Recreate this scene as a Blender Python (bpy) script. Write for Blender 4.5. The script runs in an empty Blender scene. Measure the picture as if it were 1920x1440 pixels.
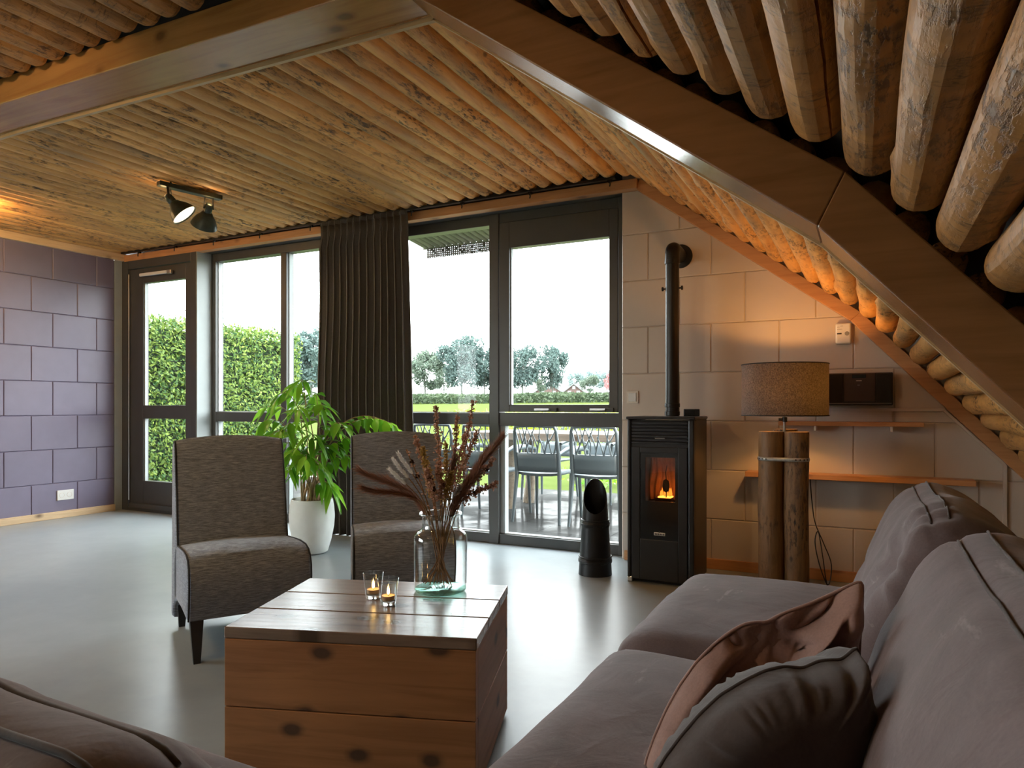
import bpy, math, random
from math import sin, cos, pi, radians, sqrt
from mathutils import Vector, Matrix, noise

S = bpy.context.scene
COL = S.collection

# ------------------------------------------------------------------ camera
FPX, YAW, CH, CY = 1313.76, 0.4687, 0.9943, 761.5
cam = bpy.data.cameras.new('camera')
cam.sensor_fit = 'HORIZONTAL'
cam.sensor_width = 36.0
cam.lens = FPX / 1920 * 36.0
cam.shift_x = 0.0
cam.shift_y = (CY - 720) / 1920
cam.clip_start = 0.02
cam.clip_end = 500
co = bpy.data.objects.new('camera', cam)
co.location = (0, 0, CH)
co.rotation_euler = (pi / 2, 0, YAW)
COL.objects.link(co)
S.camera = co
FW = Vector((-sin(YAW), cos(YAW), 0))
RI = Vector((cos(YAW), sin(YAW), 0))

def at(u, v, d):
    """world point seen at pixel (u, v) of the 1920x1440 frame, d metres ahead of the camera"""
    return Vector((0, 0, CH)) + d * (FW + RI * ((u - 960) / FPX) + Vector((0, 0, (CY - v) / FPX)))

def aty(u, v, y):
    r = FW + RI * ((u - 960) / FPX) + Vector((0, 0, (CY - v) / FPX))
    return Vector((0, 0, CH)) + r * (y / r.y)

# ------------------------------------------------------------------ sky, exposure
S.view_settings.view_transform = 'Standard'
S.view_settings.look = 'None'
S.view_settings.gamma = 1
S.view_settings.use_curve_mapping = False
S.view_settings.exposure = 1.3
W = bpy.data.worlds.new('overcast_sky')
S.world = W
W.use_nodes = True
wn = W.node_tree
wn.nodes.clear()
w_out = wn.nodes.new('ShaderNodeOutputWorld')
w_bg = wn.nodes.new('ShaderNodeBackground')
w_tc = wn.nodes.new('ShaderNodeTexCoord')
w_ns = wn.nodes.new('ShaderNodeTexNoise')
w_ns.inputs['Scale'].default_value = 2.5
w_ns.inputs['Detail'].default_value = 3
w_rp = wn.nodes.new('ShaderNodeValToRGB')
w_rp.color_ramp.elements[0].position = 0.35
w_rp.color_ramp.elements[0].color = (0.89, 0.945, 1.0, 1)
w_rp.color_ramp.elements[1].position = 0.65
w_rp.color_ramp.elements[1].color = (0.97, 0.985, 1.0, 1)
wn.links.new(w_tc.outputs['Generated'], w_ns.inputs['Vector'])
wn.links.new(w_ns.outputs['Fac'], w_rp.inputs['Fac'])
wn.links.new(w_rp.outputs['Color'], w_bg.inputs['Color'])
w_bg.inputs['Strength'].default_value = 6.5
wn.links.new(w_bg.outputs['Background'], w_out.inputs['Surface'])

R = random.Random(7)

# ------------------------------------------------------------------ mesh builder
class MB:
    def __init__(s):
        s.v = []; s.f = []
    def quad_grid(s, rows, close_u=False, close_v=False, flip=False):
        """rows: list of equal-length lists of points"""
        b = len(s.v); n = len(rows); m = len(rows[0])
        for r in rows: s.v += [tuple(p) for p in r]
        for i in range(n if close_u else n - 1):
            for j in range(m if close_v else m - 1):
                a = b + i * m + j; c = b + i * m + (j + 1) % m
                d = b + ((i + 1) % n) * m + (j + 1) % m; e = b + ((i + 1) % n) * m + j
                s.f.append((a, e, d, c) if flip else (a, c, d, e))
        return b
    def poly(s, pts):
        b = len(s.v); s.v += [tuple(p) for p in pts]; s.f.append(tuple(range(b, b + len(pts))))
    def box(s, x0, x1, y0, y1, z0, z1, M=None):
        x0, x1 = sorted((x0, x1)); y0, y1 = sorted((y0, y1)); z0, z1 = sorted((z0, z1))
        p = [Vector((x, y, z)) for x in (x0, x1) for y in (y0, y1) for z in (z0, z1)]
        if M is not None: p = [M @ q for q in p]
        b = len(s.v); s.v += [tuple(q) for q in p]
        for f in ((0, 1, 3, 2), (4, 6, 7, 5), (0, 4, 5, 1), (2, 3, 7, 6), (0, 2, 6, 4), (1, 5, 7, 3)):
            s.f.append(tuple(b + i for i in f))
        return s
    def beam(s, p, q, w, h, up=(0, 0, 1)):
        """bar with rectangular section from p to q"""
        p, q = Vector(p), Vector(q); d = (q - p); L = d.length; d.normalize()
        up = Vector(up); x = d.cross(up)
        if x.length < 1e-5: x = d.cross(Vector((0, 1, 0)))
        x.normalize(); z = x.cross(d)
        M = Matrix((x, d, z)).transposed().to_4x4(); M.translation = p
        return s.box(-w / 2, w / 2, 0, L, -h / 2, h / 2, M)
    def tube(s, pts, r, n=8, cap=True, closed=False):
        pts = [Vector(p) for p in pts]; k = len(pts)
        rs = r if isinstance(r, (list, tuple)) else [r] * k
        rings = []; prev = None
        for i, p in enumerate(pts):
            if closed: t = pts[(i + 1) % k] - pts[i - 1]
            else: t = pts[min(i + 1, k - 1)] - pts[max(i - 1, 0)]
            if t.length < 1e-9: t = Vector((0, 0, 1))
            t.normalize()
            if prev is None:
                a = t.cross(Vector((0, 0, 1)))
                if a.length < 1e-3: a = t.cross(Vector((1, 0, 0)))
            else:
                a = prev - t * prev.dot(t)
                if a.length < 1e-6: a = t.cross(Vector((1, 0, 0)))
            a.normalize(); prev = a; bb = t.cross(a)
            rings.append([p + rs[i] * (cos(2 * pi * j / n) * a + sin(2 * pi * j / n) * bb) for j in range(n)])
        b = s.quad_grid(rings, close_u=closed, close_v=True)
        if cap and not closed:
            s.f.append(tuple(b + j for j in range(n))[::-1])
            s.f.append(tuple(b + (k - 1) * n + j for j in range(n)))
        return s
    def lathe(s, prof, n=32, c=(0, 0, 0), M=None, closed=False):
        rings = []
        for (r, z) in prof:
            ring = [Vector((r * cos(2 * pi * j / n), r * sin(2 * pi * j / n), z)) for j in range(n)]
            if M is not None: ring = [M @ p for p in ring]
            rings.append([p + Vector(c) for p in ring])
        s.quad_grid(rings, close_u=closed, close_v=True)
        return s
    def prism(s, pts, ext):
        """closed 2-D outline of 3-D points extruded by vector ext"""
        ext = Vector(ext); b = len(s.v); n = len(pts)
        s.v += [tuple(p) for p in pts] + [tuple(Vector(p) + ext) for p in pts]
        s.f.append(tuple(range(b, b + n))[::-1]); s.f.append(tuple(range(b + n, b + 2 * n)))
        for i in range(n):
            j = (i + 1) % n; s.f.append((b + i, b + j, b + n + j, b + n + i))
        return s
    def rbox(s, sx, sy, sz, r, n=8, fn=None):
        """rounded box about the origin, six n x n patches, fn deforms each point"""
        def pt(q):
            q = Vector(q); h = Vector((sx / 2, sy / 2, sz / 2))
            p = Vector((q.x * h.x, q.y * h.y, q.z * h.z))
            i = Vector([max(-(h[k] - r), min(h[k] - r, p[k])) for k in range(3)])
            d = p - i
            if d.length > 1e-9: p = i + d.normalized() * r
            return fn(p) if fn else p
        def prm(i):   # denser near the edges
            t = -1 + 2 * i / n
            return sin(t * pi / 2) * 0.5 + t * 0.5
        for ax in range(3):
            for sg in (-1, 1):
                rows = []
                for i in range(n + 1):
                    row = []
                    for j in range(n + 1):
                        q = [0, 0, 0]; q[ax] = sg; q[(ax + 1) % 3] = prm(i); q[(ax + 2) % 3] = prm(j)
                        row.append(pt(q))
                    rows.append(row)
                s.quad_grid(rows, flip=(sg > 0))
        return s

def link(name, me, parent=None):
    o = bpy.data.objects.new(name, me); COL.objects.link(o)
    if parent is not None: o.parent = parent
    return o

def obj(name, mb, mat, parent=None, smooth=None, bevel=0.0, merge=False, world=True, seg=2):
    """link one mesh object; world=True: points are world points, moved into the parent's frame"""
    me = bpy.data.meshes.new(name)
    vs = mb.v
    if parent is not None and world:
        M = wm(parent).inverted(); vs = [tuple(M @ Vector(p)) for p in vs]
    me.from_pydata(vs, [], mb.f)
    if merge:
        import bmesh
        bm = bmesh.new(); bm.from_mesh(me)
        bmesh.ops.remove_doubles(bm, verts=bm.verts, dist=1e-5)
        bmesh.ops.recalc_face_normals(bm, faces=bm.faces)
        bm.to_mesh(me); bm.free()
    me.update()
    if smooth is not None:
        me.polygons.foreach_set('use_smooth', [True] * len(me.polygons))
        if smooth < 179: me.set_sharp_from_angle(angle=radians(smooth))
    if mat is not None: me.materials.append(mat)
    o = link(name, me, parent)
    if bevel > 0:
        m = o.modifiers.new('bevel', 'BEVEL'); m.width = bevel; m.segments = seg; m.limit_method = 'ANGLE'
        m.angle_limit = radians(40)
    return o

def wm(o):
    M = Matrix.Translation(o.location) @ o.rotation_euler.to_matrix().to_4x4()
    return (wm(o.parent) @ M) if o.parent else M

def tag(o, label=None, cat=None, group=None, kind=None):
    if label: o['label'] = label
    if cat: o['category'] = cat
    if group: o['group'] = group
    if kind: o['kind'] = kind
    return o

def thing(name, label, cat, loc=(0, 0, 0), rz=0.0, group=None, kind=None):
    o = bpy.data.objects.new(name, None); COL.objects.link(o)
    o.empty_display_size = 0.1
    o.location = loc; o.rotation_euler = (0, 0, rz)
    return tag(o, label, cat, group, kind)

def dup(root, loc, rz=0.0, label=None, group=None):
    def rec(o, par):
        c = o.copy(); COL.objects.link(c)
        if par is not None: c.parent = par
        for ch in list(o.children): rec(ch, c)
        return c
    r = rec(root, None); r.location = loc; r.rotation_euler = (0, 0, rz)
    if label: r['label'] = label
    if group: r['group'] = group
    return r

# ------------------------------------------------------------------ materials
class NT:
    def __init__(s, name):
        s.m = bpy.data.materials.new(name); s.m.use_nodes = True
        s.t = s.m.node_tree; s.t.nodes.clear()
        s.out = s.t.nodes.new('ShaderNodeOutputMaterial')
    def n(s, typ, **kw):
        nd = s.t.nodes.new('ShaderNode' + typ)
        for k, v in kw.items():
            if k in nd.inputs: nd.inputs[k].default_value = v
            else: setattr(nd, k, v)
        return nd
    def l(s, a, b): s.t.links.new(a, b)
    def coords(s, scale=(1, 1, 1), rnd=True, which='Object', rot=(0, 0, 0)):
        tc = s.n('TexCoord'); mp = s.n('Mapping'); mp.inputs['Scale'].default_value = scale
        mp.inputs['Rotation'].default_value = rot
        s.l(tc.outputs[which], mp.inputs['Vector'])
        if rnd:
            oi = s.n('ObjectInfo'); ml = s.n('Math', operation='MULTIPLY'); ml.inputs[1].default_value = 57.0
            s.l(oi.outputs['Random'], ml.inputs[0]); s.l(ml.outputs[0], mp.inputs['Location'])
        return mp.outputs['Vector']
    def noise(s, vec, scale, detail=4, rough=0.55, dist=0.0):
        nd = s.n('TexNoise'); nd.inputs['Scale'].default_value = scale; nd.inputs['Detail'].default_value = detail
        nd.inputs['Roughness'].default_value = rough; nd.inputs['Distortion'].default_value = dist
        s.l(vec, nd.inputs['Vector']); return nd.outputs['Fac']
    def ramp(s, fac, stops):
        nd = s.n('ValToRGB'); cr = nd.color_ramp
        while len(cr.elements) < len(stops): cr.elements.new(0.5)
        for e, (p, c) in zip(cr.elements, stops):
            e.position = p; e.color = (*c, 1) if len(c) == 3 else c
        s.l(fac, nd.inputs['Fac']); return nd.outputs['Color']
    def mix(s, fac, a, b, mode='MIX'):
        nd = s.n('MixRGB', blend_type=mode)
        for k, x in (('Fac', fac), ('Color1', a), ('Color2', b)):
            if hasattr(x, 'is_linked') or hasattr(x, 'links'): s.l(x, nd.inputs[k])
            elif isinstance(x, (int, float)): nd.inputs[k].default_value = x
            else: nd.inputs[k].default_value = (*x, 1)
        return nd.outputs['Color']
    def math(s, op, a, b=None):
        nd = s.n('Math', operation=op)
        for i, x in enumerate((a, b)):
            if x is None: continue
            if isinstance(x, (int, float)): nd.inputs[i].default_value = x
            else: s.l(x, nd.inputs[i])
        return nd.outputs[0]
    def bsdf(s, color=None, rough=0.6, bump=None, bstr=0.3, bdist=0.01, **kw):
        p = s.n('BsdfPrincipled')
        if color is not None:
            if isinstance(color, (tuple, list)): p.inputs['Base Color'].default_value = (*color, 1)
            else: s.l(color, p.inputs['Base Color'])
        if isinstance(rough, (int, float)): p.inputs['Roughness'].default_value = rough
        else: s.l(rough, p.inputs['Roughness'])
        for k, v in kw.items(): p.inputs[k.replace('_', ' ')].default_value = v
        if bump is not None:
            b = s.n('Bump'); b.inputs['Strength'].default_value = bstr; b.inputs['Distance'].default_value = bdist
            s.l(bump, b.inputs['Height']); s.l(b.outputs['Normal'], p.inputs['Normal'])
        s.l(p.outputs['BSDF'], s.out.inputs['Surface'])
        return p

def plain(name, color, rough=0.5, var=0.06, scale=30, bump=0.0, **kw):
    t = NT(name); v = t.coords(rnd=False)
    f = t.noise(v, scale, 3)
    lo = tuple(c * (1 - var) for c in color); hi = tuple(min(1, c * (1 + var)) for c in color)
    t.bsdf(t.ramp(f, [(0.3, lo), (0.7, hi)]), rough, bump=f if bump else None, bstr=bump, bdist=0.004, **kw)
    return t.m

def log_mat(name, light, mid, dark, blot=0.5, gloss=0.55, rings=0.0):
    t = NT(name)
    v = t.coords((9, 1.1, 9)); v2 = t.coords((1, 1, 1)); v3 = t.coords((14, 3.5, 14))
    grain = t.noise(v, 3.2, 5, 0.6, 0.6)
    col = t.ramp(grain, [(0.25, mid), (0.55, light), (0.8, tuple(min(1, c * 1.12) for c in light))])
    oi = t.n('ObjectInfo')
    hs = t.n('HueSaturation')
    t.l(t.math('ADD', t.math('MULTIPLY', oi.outputs['Random'], 0.34), 0.80), hs.inputs['Value'])
    t.l(col, hs.inputs['Color']); col = hs.outputs['Color']
    patch = t.ramp(t.noise(v2, 3.1, 3, 0.6), [(0.42, (0, 0, 0)), (0.62, (1, 1, 1))])
    speck = t.ramp(t.noise(v3, 5.0, 5, 0.7), [(0.50, (0, 0, 0)), (0.60, (1, 1, 1))])
    col = t.mix(t.math('MULTIPLY', t.math('MULTIPLY', patch, speck), blot), col, dark)
    kn = t.n('TexVoronoi'); kn.inputs['Scale'].default_value = 5.0
    t.l(t.coords((1.6, 1.0, 1.6)), kn.inputs['Vector'])
    knot = t.ramp(kn.outputs['Distance'], [(0.05, (1, 1, 1)), (0.10, (0, 0, 0))])
    col = t.mix(t.math('MULTIPLY', knot, 0.85), col, tuple(c * 0.35 for c in mid))
    stain = t.ramp(t.noise(t.coords((4, 0.6, 4)), 1.7, 2), [(0.58, (0, 0, 0)), (0.72, (1, 1, 1))])
    col = t.mix(t.math('MULTIPLY', stain, 0.45 if not rings else 0.2), col, (0.16, 0.15, 0.12))
    if rings:
        rg = t.noise(t.coords((2.2, 7, 2.2)), 2.6, 4, 0.65, 0.8)
        rr_ = t.ramp(rg, [(0.52, (0, 0, 0)), (0.60, (1, 1, 1)), (0.66, (0.25, 0.25, 0.25))])
        fine = t.ramp(t.noise(t.coords((5, 11, 5)), 6.0, 5, 0.75, 1.0), [(0.46, (0, 0, 0)), (0.58, (1, 1, 1))])
        col = t.mix(t.math('MULTIPLY', t.math('MULTIPLY', rr_, fine), rings), col, tuple(c * 0.28 for c in mid))
        pale = t.ramp(t.noise(t.coords((2, 3.5, 2)), 2.2, 3, 0.5, 0.5), [(0.55, (0, 0, 0)), (0.70, (1, 1, 1))])
        col = t.mix(t.math('MULTIPLY', pale, 0.45), col, tuple(min(1, c * 1.45) for c in light))
    h = t.math('SUBTRACT', t.math('MULTIPLY', t.noise(t.coords((6, 2, 6)), 4, 4), 0.8), t.math('MULTIPLY', t.math('MULTIPLY', patch, speck), 0.6))
    t.bsdf(col, gloss, bump=h, bstr=0.55, bdist=0.012)
    return t.m

def plank_mat(name, light, dark, axis=0, knots=True, rough=0.45, gs=1.0, knot_c=(0.07, 0.035, 0.018), flat=None, ks=6.5, spec=0.5):
    """sawn timber with the grain along one axis"""
    t = NT(name)
    sc = [14 * gs] * 3; sc[axis] = 0.9 * gs
    v = t.coords(tuple(sc))
    g = t.noise(v, 2.4, 6, 0.6, 0.8)
    col = t.ramp(g, [(0.28, dark), (0.52, light), (0.75, tuple(min(1, c * 1.15) for c in light))])
    if knots:
        sc2 = [1.0] * 3; sc2[axis] = 0.62
        kn = t.n('TexVoronoi'); kn.inputs['Scale'].default_value = ks
        vk = t.coords(tuple(sc2))
        if flat is not None:
            kn.voronoi_dimensions = '2D'
            sx = t.n('SeparateXYZ'); cx = t.n('CombineXYZ'); t.l(vk, sx.inputs[0])
            for q, ax_ in enumerate([i for i in range(3) if i != flat]): t.l(sx.outputs[ax_], cx.inputs[q])
            vk = cx.outputs[0]
        t.l(vk, kn.inputs['Vector'])
        wob = t.math('MULTIPLY', t.math('SUBTRACT', t.noise(vk, 22, 2), 0.5), 0.08)
        k1 = t.ramp(t.math('ADD', kn.outputs['Distance'], wob), [(0.09, (1, 1, 1)), (0.14, (0.45, 0.45, 0.45)), (0.21, (0, 0, 0))])
        sep = t.n('SeparateColor'); t.l(kn.outputs['Color'], sep.inputs['Color'])
        k1 = t.math('MULTIPLY', k1, t.math('GREATER_THAN', sep.outputs[0], 0.25))
        col = t.mix(t.math('MULTIPLY', k1, 0.85), col, knot_c)
    big = t.noise(t.coords((1.2, 1.2, 1.2)), 2.0, 2)
    hs = t.n('HueSaturation'); t.l(t.math('ADD', t.math('MULTIPLY', big, 0.5), 0.75), hs.inputs['Value']); t.l(col, hs.inputs['Color'])
    t.bsdf(hs.outputs['Color'], rough, bump=g, bstr=0.25, bdist=0.004, Specular_IOR_Level=spec)
    return t.m

def leaf_mat(name, c1, c2, trans=0.35, rough=0.45, spec=0.15):
    t = NT(name)
    ge = t.n('NewGeometry')
    col = t.ramp(ge.outputs['Random Per Island'], [(0.0, c1), (0.55, tuple((a + b) / 2 for a, b in zip(c1, c2))), (1.0, c2)])
    p = t.bsdf(col, rough, Specular_IOR_Level=spec)
    tr = t.n('BsdfTranslucent'); t.l(col, tr.inputs['Color'])
    mx = t.n('MixShader'); mx.inputs[0].default_value = trans
    t.l(p.outputs['BSDF'], mx.inputs[1]); t.l(tr.outputs['BSDF'], mx.inputs[2]); t.l(mx.outputs[0], t.out.inputs['Surface'])
    return t.m

def glass_mat(name, tint=(1, 1, 1), ior=1.45, rough=0.0, gain=1.0):
    t = NT(name)
    tr = t.n('BsdfTransparent'); tr.inputs['Color'].default_value = (*tint, 1)
    gl = t.n('BsdfGlossy'); gl.inputs['Roughness'].default_value = rough
    lw = t.n('LayerWeight'); lw.inputs['Blend'].default_value = 0.5
    fr = t.math('ADD', t.math('MULTIPLY', t.math('POWER', lw.outputs['Facing'], 5.0), 0.96), 0.04)
    mx = t.n('MixShader')
    t.l(t.math('MULTIPLY', fr, gain), mx.inputs[0]); t.l(tr.outputs[0], mx.inputs[1]); t.l(gl.outputs[0], mx.inputs[2])
    t.l(mx.outputs[0], t.out.inputs['Surface'])
    return t.m

def emit_mat(name, color, strength):
    t = NT(name); e = t.n('Emission'); e.inputs['Color'].default_value = (*color, 1); e.inputs['Strength'].default_value = strength
    t.l(e.outputs[0], t.out.inputs['Surface']); return t.m

M = {}
M['log'] = log_mat('peeled_pole_wood', (0.68, 0.355, 0.105), (0.48, 0.215, 0.052), (0.05, 0.03, 0.018), 0.9)
M['log_near'] = log_mat('peeled_pole_wood_pale', (0.50, 0.235, 0.058), (0.36, 0.17, 0.045), (0.085, 0.042, 0.018), 0.9, 0.55, 0.85)
M['beam'] = plank_mat('glued_beam_wood', (0.43, 0.215, 0.07), (0.31, 0.14, 0.042), 0, True, 0.22, 0.6, (0.16, 0.07, 0.025), None, 6.5, 0.85)
M['strip'] = plank_mat('pale_strip_wood', (0.55, 0.38, 0.2), (0.42, 0.27, 0.13), 0, False, 0.5)
M['trim'] = plank_mat('orange_pine_trim', (0.52, 0.25, 0.10), (0.42, 0.18, 0.065), 0, True, 0.4, 1.0, (0.22, 0.09, 0.04))
M['trim_pale'] = plank_mat('pale_pine_skirting', (0.62, 0.45, 0.27), (0.5, 0.33, 0.18), 1, True, 0.5)
M['dark_board'] = plain('dark_roof_board', (0.03, 0.024, 0.02), 0.9)
M['frame'] = plain('anthracite_painted_frame', (0.058, 0.058, 0.056), 0.38, 0.05, 8)
M['frame_light'] = plain('grey_trim_and_lit_side', (0.30, 0.33, 0.33), 0.5, 0.04, 8)  # grey trim paint; also window light put into the frame sides' colour
M['purple'] = plain('purple_painted_block', (0.155, 0.135, 0.20), 0.42, 0.05, 6, 0.05)
M['purple_joint'] = plain('purple_joint', (0.05, 0.043, 0.065), 0.7)
M['cream'] = plain('cream_painted_block', (0.54, 0.46, 0.385), 0.5, 0.03, 5, 0.06)
M['black_metal'] = plain('black_metal', (0.013, 0.013, 0.014), 0.4, 0.1, 20, 0.0, Metallic=0.3)
M['black_satin'] = plain('black_satin_steel', (0.016, 0.016, 0.018), 0.33, 0.08, 12)
M['white_plastic'] = plain('white_plastic', (0.66, 0.66, 0.64), 0.35, 0.02)
M['cream_plastic'] = plain('cream_plastic', (0.66, 0.6, 0.52), 0.4, 0.02)
M['grey_plastic'] = plain('grey_plastic', (0.25, 0.25, 0.25), 0.4)
M['chrome'] = plain('brushed_metal', (0.6, 0.6, 0.58), 0.3, 0.05, 30, 0.0, Metallic=1.0)
M['galv'] = plain('galvanised_metal', (0.55, 0.56, 0.56), 0.45, 0.2, 60, 0.0, Metallic=0.8)
M['pane'] = glass_mat('window_glass', (0.96, 0.985, 0.975), 1.45, 0.0, 0.3)
M['pot'] = plain('matt_white_ceramic', (0.62, 0.64, 0.61), 0.6, 0.04, 14, 0.08)
M['soil'] = plain('potting_soil', (0.03, 0.02, 0.013), 0.95, 0.4, 60, 0.6)
M['leaf'] = leaf_mat('glossy_green_leaf', (0.07, 0.26, 0.015), (0.30, 0.58, 0.04), 0.5, 0.3, 0.5)
M['stem'] = plain('woody_stem', (0.36, 0.24, 0.12), 0.7, 0.3, 50)
M['hedge'] = leaf_mat('hedge_leaf', (0.025, 0.075, 0.022), (0.20, 0.27, 0.05), 0.3, 0.45)
M['hedge_core'] = plain('hedge_inner_twigs', (0.012, 0.024, 0.009), 0.9, 0.3, 10)
M['yellow_leaf'] = leaf_mat('yellow_green_leaf', (0.12, 0.18, 0.015), (0.28, 0.25, 0.03), 0.3)
M['tree_a'] = leaf_mat('hazy_tree_leaf', (0.065, 0.10, 0.095), (0.10, 0.14, 0.125), 0.25, 0.7)  # distance haze mixed into the leaf colour of these trees
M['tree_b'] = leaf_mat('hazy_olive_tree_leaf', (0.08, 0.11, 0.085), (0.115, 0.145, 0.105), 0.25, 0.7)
M['tree_far'] = leaf_mat('hazed_far_tree_leaf', (0.16, 0.22, 0.22), (0.22, 0.28, 0.27), 0.25, 0.7)  # furthest row, more haze in the leaf colour
M['tree_red'] = leaf_mat('autumn_red_leaf', (0.35, 0.10, 0.12), (0.42, 0.18, 0.16), 0.25, 0.7)
M['bark'] = plain('tree_bark', (0.11, 0.115, 0.10), 0.9, 0.3, 5)
def _lawn():
    t = NT('mown_grass'); v = t.coords(rnd=False)
    f = t.math('ADD', t.math('MULTIPLY', t.noise(v, 1.2, 4), 0.6), t.math('MULTIPLY', t.noise(v, 24, 3), 0.4))
    d = t.n('BsdfDiffuse'); t.l(t.ramp(f, [(0.35, (0.046, 0.062, 0.018)), (0.65, (0.070, 0.088, 0.028))]), d.inputs['Color']); t.l(d.outputs[0], t.out.inputs['Surface'])
    return t.m
M['lawn'] = _lawn()
M['crop'] = leaf_mat('field_crop', (0.035, 0.055, 0.03), (0.06, 0.08, 0.043), 0.2, 0.7)
M['tealight_wax'] = plain('wax', (0.8, 0.5, 0.2), 0.4, 0.02)
M['foil'] = plain('tealight_foil', (0.75, 0.72, 0.68), 0.3, 0.1, 60, 0.0, Metallic=1.0)
M['flame'] = emit_mat('candle_flame', (1.0, 0.58, 0.18), 12)
# ------------------------------------------------------------------ more materials
def m_floor():
    t = NT('polished_concrete_floor')
    v = t.coords((1, 1, 1), rnd=False)
    a = t.noise(v, 0.9, 5, 0.6, 0.4); b = t.noise(v, 6, 5, 0.65)
    c1 = t.ramp(a, [(0.3, (0.205, 0.235, 0.25)), (0.7, (0.29, 0.325, 0.34))])
    c = t.mix(0.2, c1, t.ramp(b, [(0.35, (0.19, 0.215, 0.23)), (0.65, (0.31, 0.345, 0.355))]))
    r = t.math('ADD', t.math('MULTIPLY', a, 0.03), 0.275)
    t.bsdf(c, r, bump=b, bstr=0.015, bdist=0.004, Specular_IOR_Level=0.22)
    return t.m
M['floor'] = m_floor()

def m_suede(name, c, scuff=True):
    t = NT(name)
    v = t.coords((1, 1, 1), rnd=True)
    a = t.noise(v, 7, 5, 0.6, 0.6); b = t.noise(v, 260, 2)
    lo = tuple(x * 0.80 for x in c); hi = tuple(x * 1.22 for x in c)
    col = t.ramp(a, [(0.32, lo), (0.68, hi)])
    col = t.mix(0.18, col, t.ramp(b, [(0.3, tuple(x * 0.6 for x in c)), (0.7, tuple(x * 1.6 for x in c))]))
    if scuff:
        s = t.ramp(t.noise(t.coords((9, 2.0, 9)), 2.6, 5, 0.65), [(0.63, (0, 0, 0)), (0.72, (1, 1, 1))])
        col = t.mix(t.math('MULTIPLY', s, 0.22), col, (0.5, 0.45, 0.43))
    w = t.noise(t.coords((1, 1, 1)), 11, 3, 0.5, 1.2)
    t.bsdf(col, 0.85, bump=t.math('ADD', w, t.math('MULTIPLY', b, 0.04)), bstr=0.18, bdist=0.02, Sheen_Weight=0.15, Sheen_Roughness=0.5)
    return t.m
M['suede'] = m_suede('taupe_suede', (0.118, 0.082, 0.083))
M['suede_dark'] = m_suede('dark_taupe_suede', (0.052, 0.037, 0.034), False)
M['pink'] = m_suede('dusty_pink_suede', (0.27, 0.155, 0.126), False)

def m_heather():
    t = NT('heathered_charcoal_fabric')
    f = t.noise(t.coords((5, 5, 60)), 5, 5, 0.7, 0.2); g = t.noise(t.coords((40, 40, 160)), 6, 2)
    c = t.ramp(f, [(0.36, (0.068, 0.080, 0.108)), (0.5, (0.18, 0.208, 0.265)), (0.66, (0.35, 0.40, 0.48))])
    c = t.mix(0.25, c, t.ramp(g, [(0.3, (0.045, 0.05, 0.06)), (0.7, (0.31, 0.34, 0.38))]))
    t.bsdf(c, 0.9, bump=g, bstr=0.3, bdist=0.003, Sheen_Weight=0.25)
    return t.m
M['heather'] = m_heather()
M['piping'] = plain('dark_seam_piping', (0.012, 0.012, 0.013), 0.7)
M['leg_black'] = plain('black_painted_wood', (0.010, 0.011, 0.014), 0.4)

def m_curtain():
    t = NT('taupe_curtain_linen')
    f = t.noise(t.coords((160, 160, 30), rnd=False), 3, 3)
    c = t.ramp(f, [(0.3, (0.078, 0.067, 0.058)), (0.7, (0.125, 0.11, 0.096))])
    p = t.bsdf(c, 0.85, bump=f, bstr=0.15, bdist=0.002, Sheen_Weight=0.2)
    tr = t.n('BsdfTranslucent'); t.l(c, tr.inputs['Color'])
    mx = t.n('MixShader'); mx.inputs[0].default_value = 0.10
    t.l(p.outputs['BSDF'], mx.inputs[1]); t.l(tr.outputs['BSDF'], mx.inputs[2]); t.l(mx.outputs[0], t.out.inputs['Surface'])
    return t.m
M['curtain'] = m_curtain()

# ------------------------------------------------------------------ room shell
DW = 4.387                    # inner face of the window wall
XL = -6.397                   # face of the purple wall
def Lz(x):                    # underside of the pole lining
    if x < -1.32: return 2.44
    if x < -0.04: return 2.44 - 0.7344 * (x + 1.32)
    return 1.50 - 1.08 * (x + 0.04)

tag(obj('floor', MB().box(-6.7, 1.6, -3.4, 4.62, -0.12, 0), M['floor']), kind='structure')

def profile_slab(off, th, y0, y1):
    """slab following the roof line, off above the pole undersides"""
    k = off / 0.135
    xs = [(-6.7, 2.44 + off), (-1.32 + 0.044 * k, 2.44 + off), (-0.04 + 0.0903 * k, 1.50 + 0.1012 * k), (-0.04 + 0.0903 * k + (1.55 + 0.1012 * k) / 1.08, -0.05)]
    lo = [Vector((x, y0, z)) for x, z in xs]; hi = [Vector((x + (0.0, 0.03, 0.09, 0.16)[i], y0, z + (th, th, th, 0.0)[i])) for i, (x, z) in enumerate(xs)]
    m = MB()
    for i in range(3):
        m.prism([lo[i], lo[i + 1], hi[i + 1], hi[i]], (0, y1 - y0, 0))
    return m
tag(obj('ceiling', profile_slab(0.135, 0.12, -3.4, 4.62), M['dark_board']), kind='structure')
tag(obj('wall_east', MB().box(1.40, 1.6, -3.4, 4.62, 0, 0.3), M['cream']), kind='structure')

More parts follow.
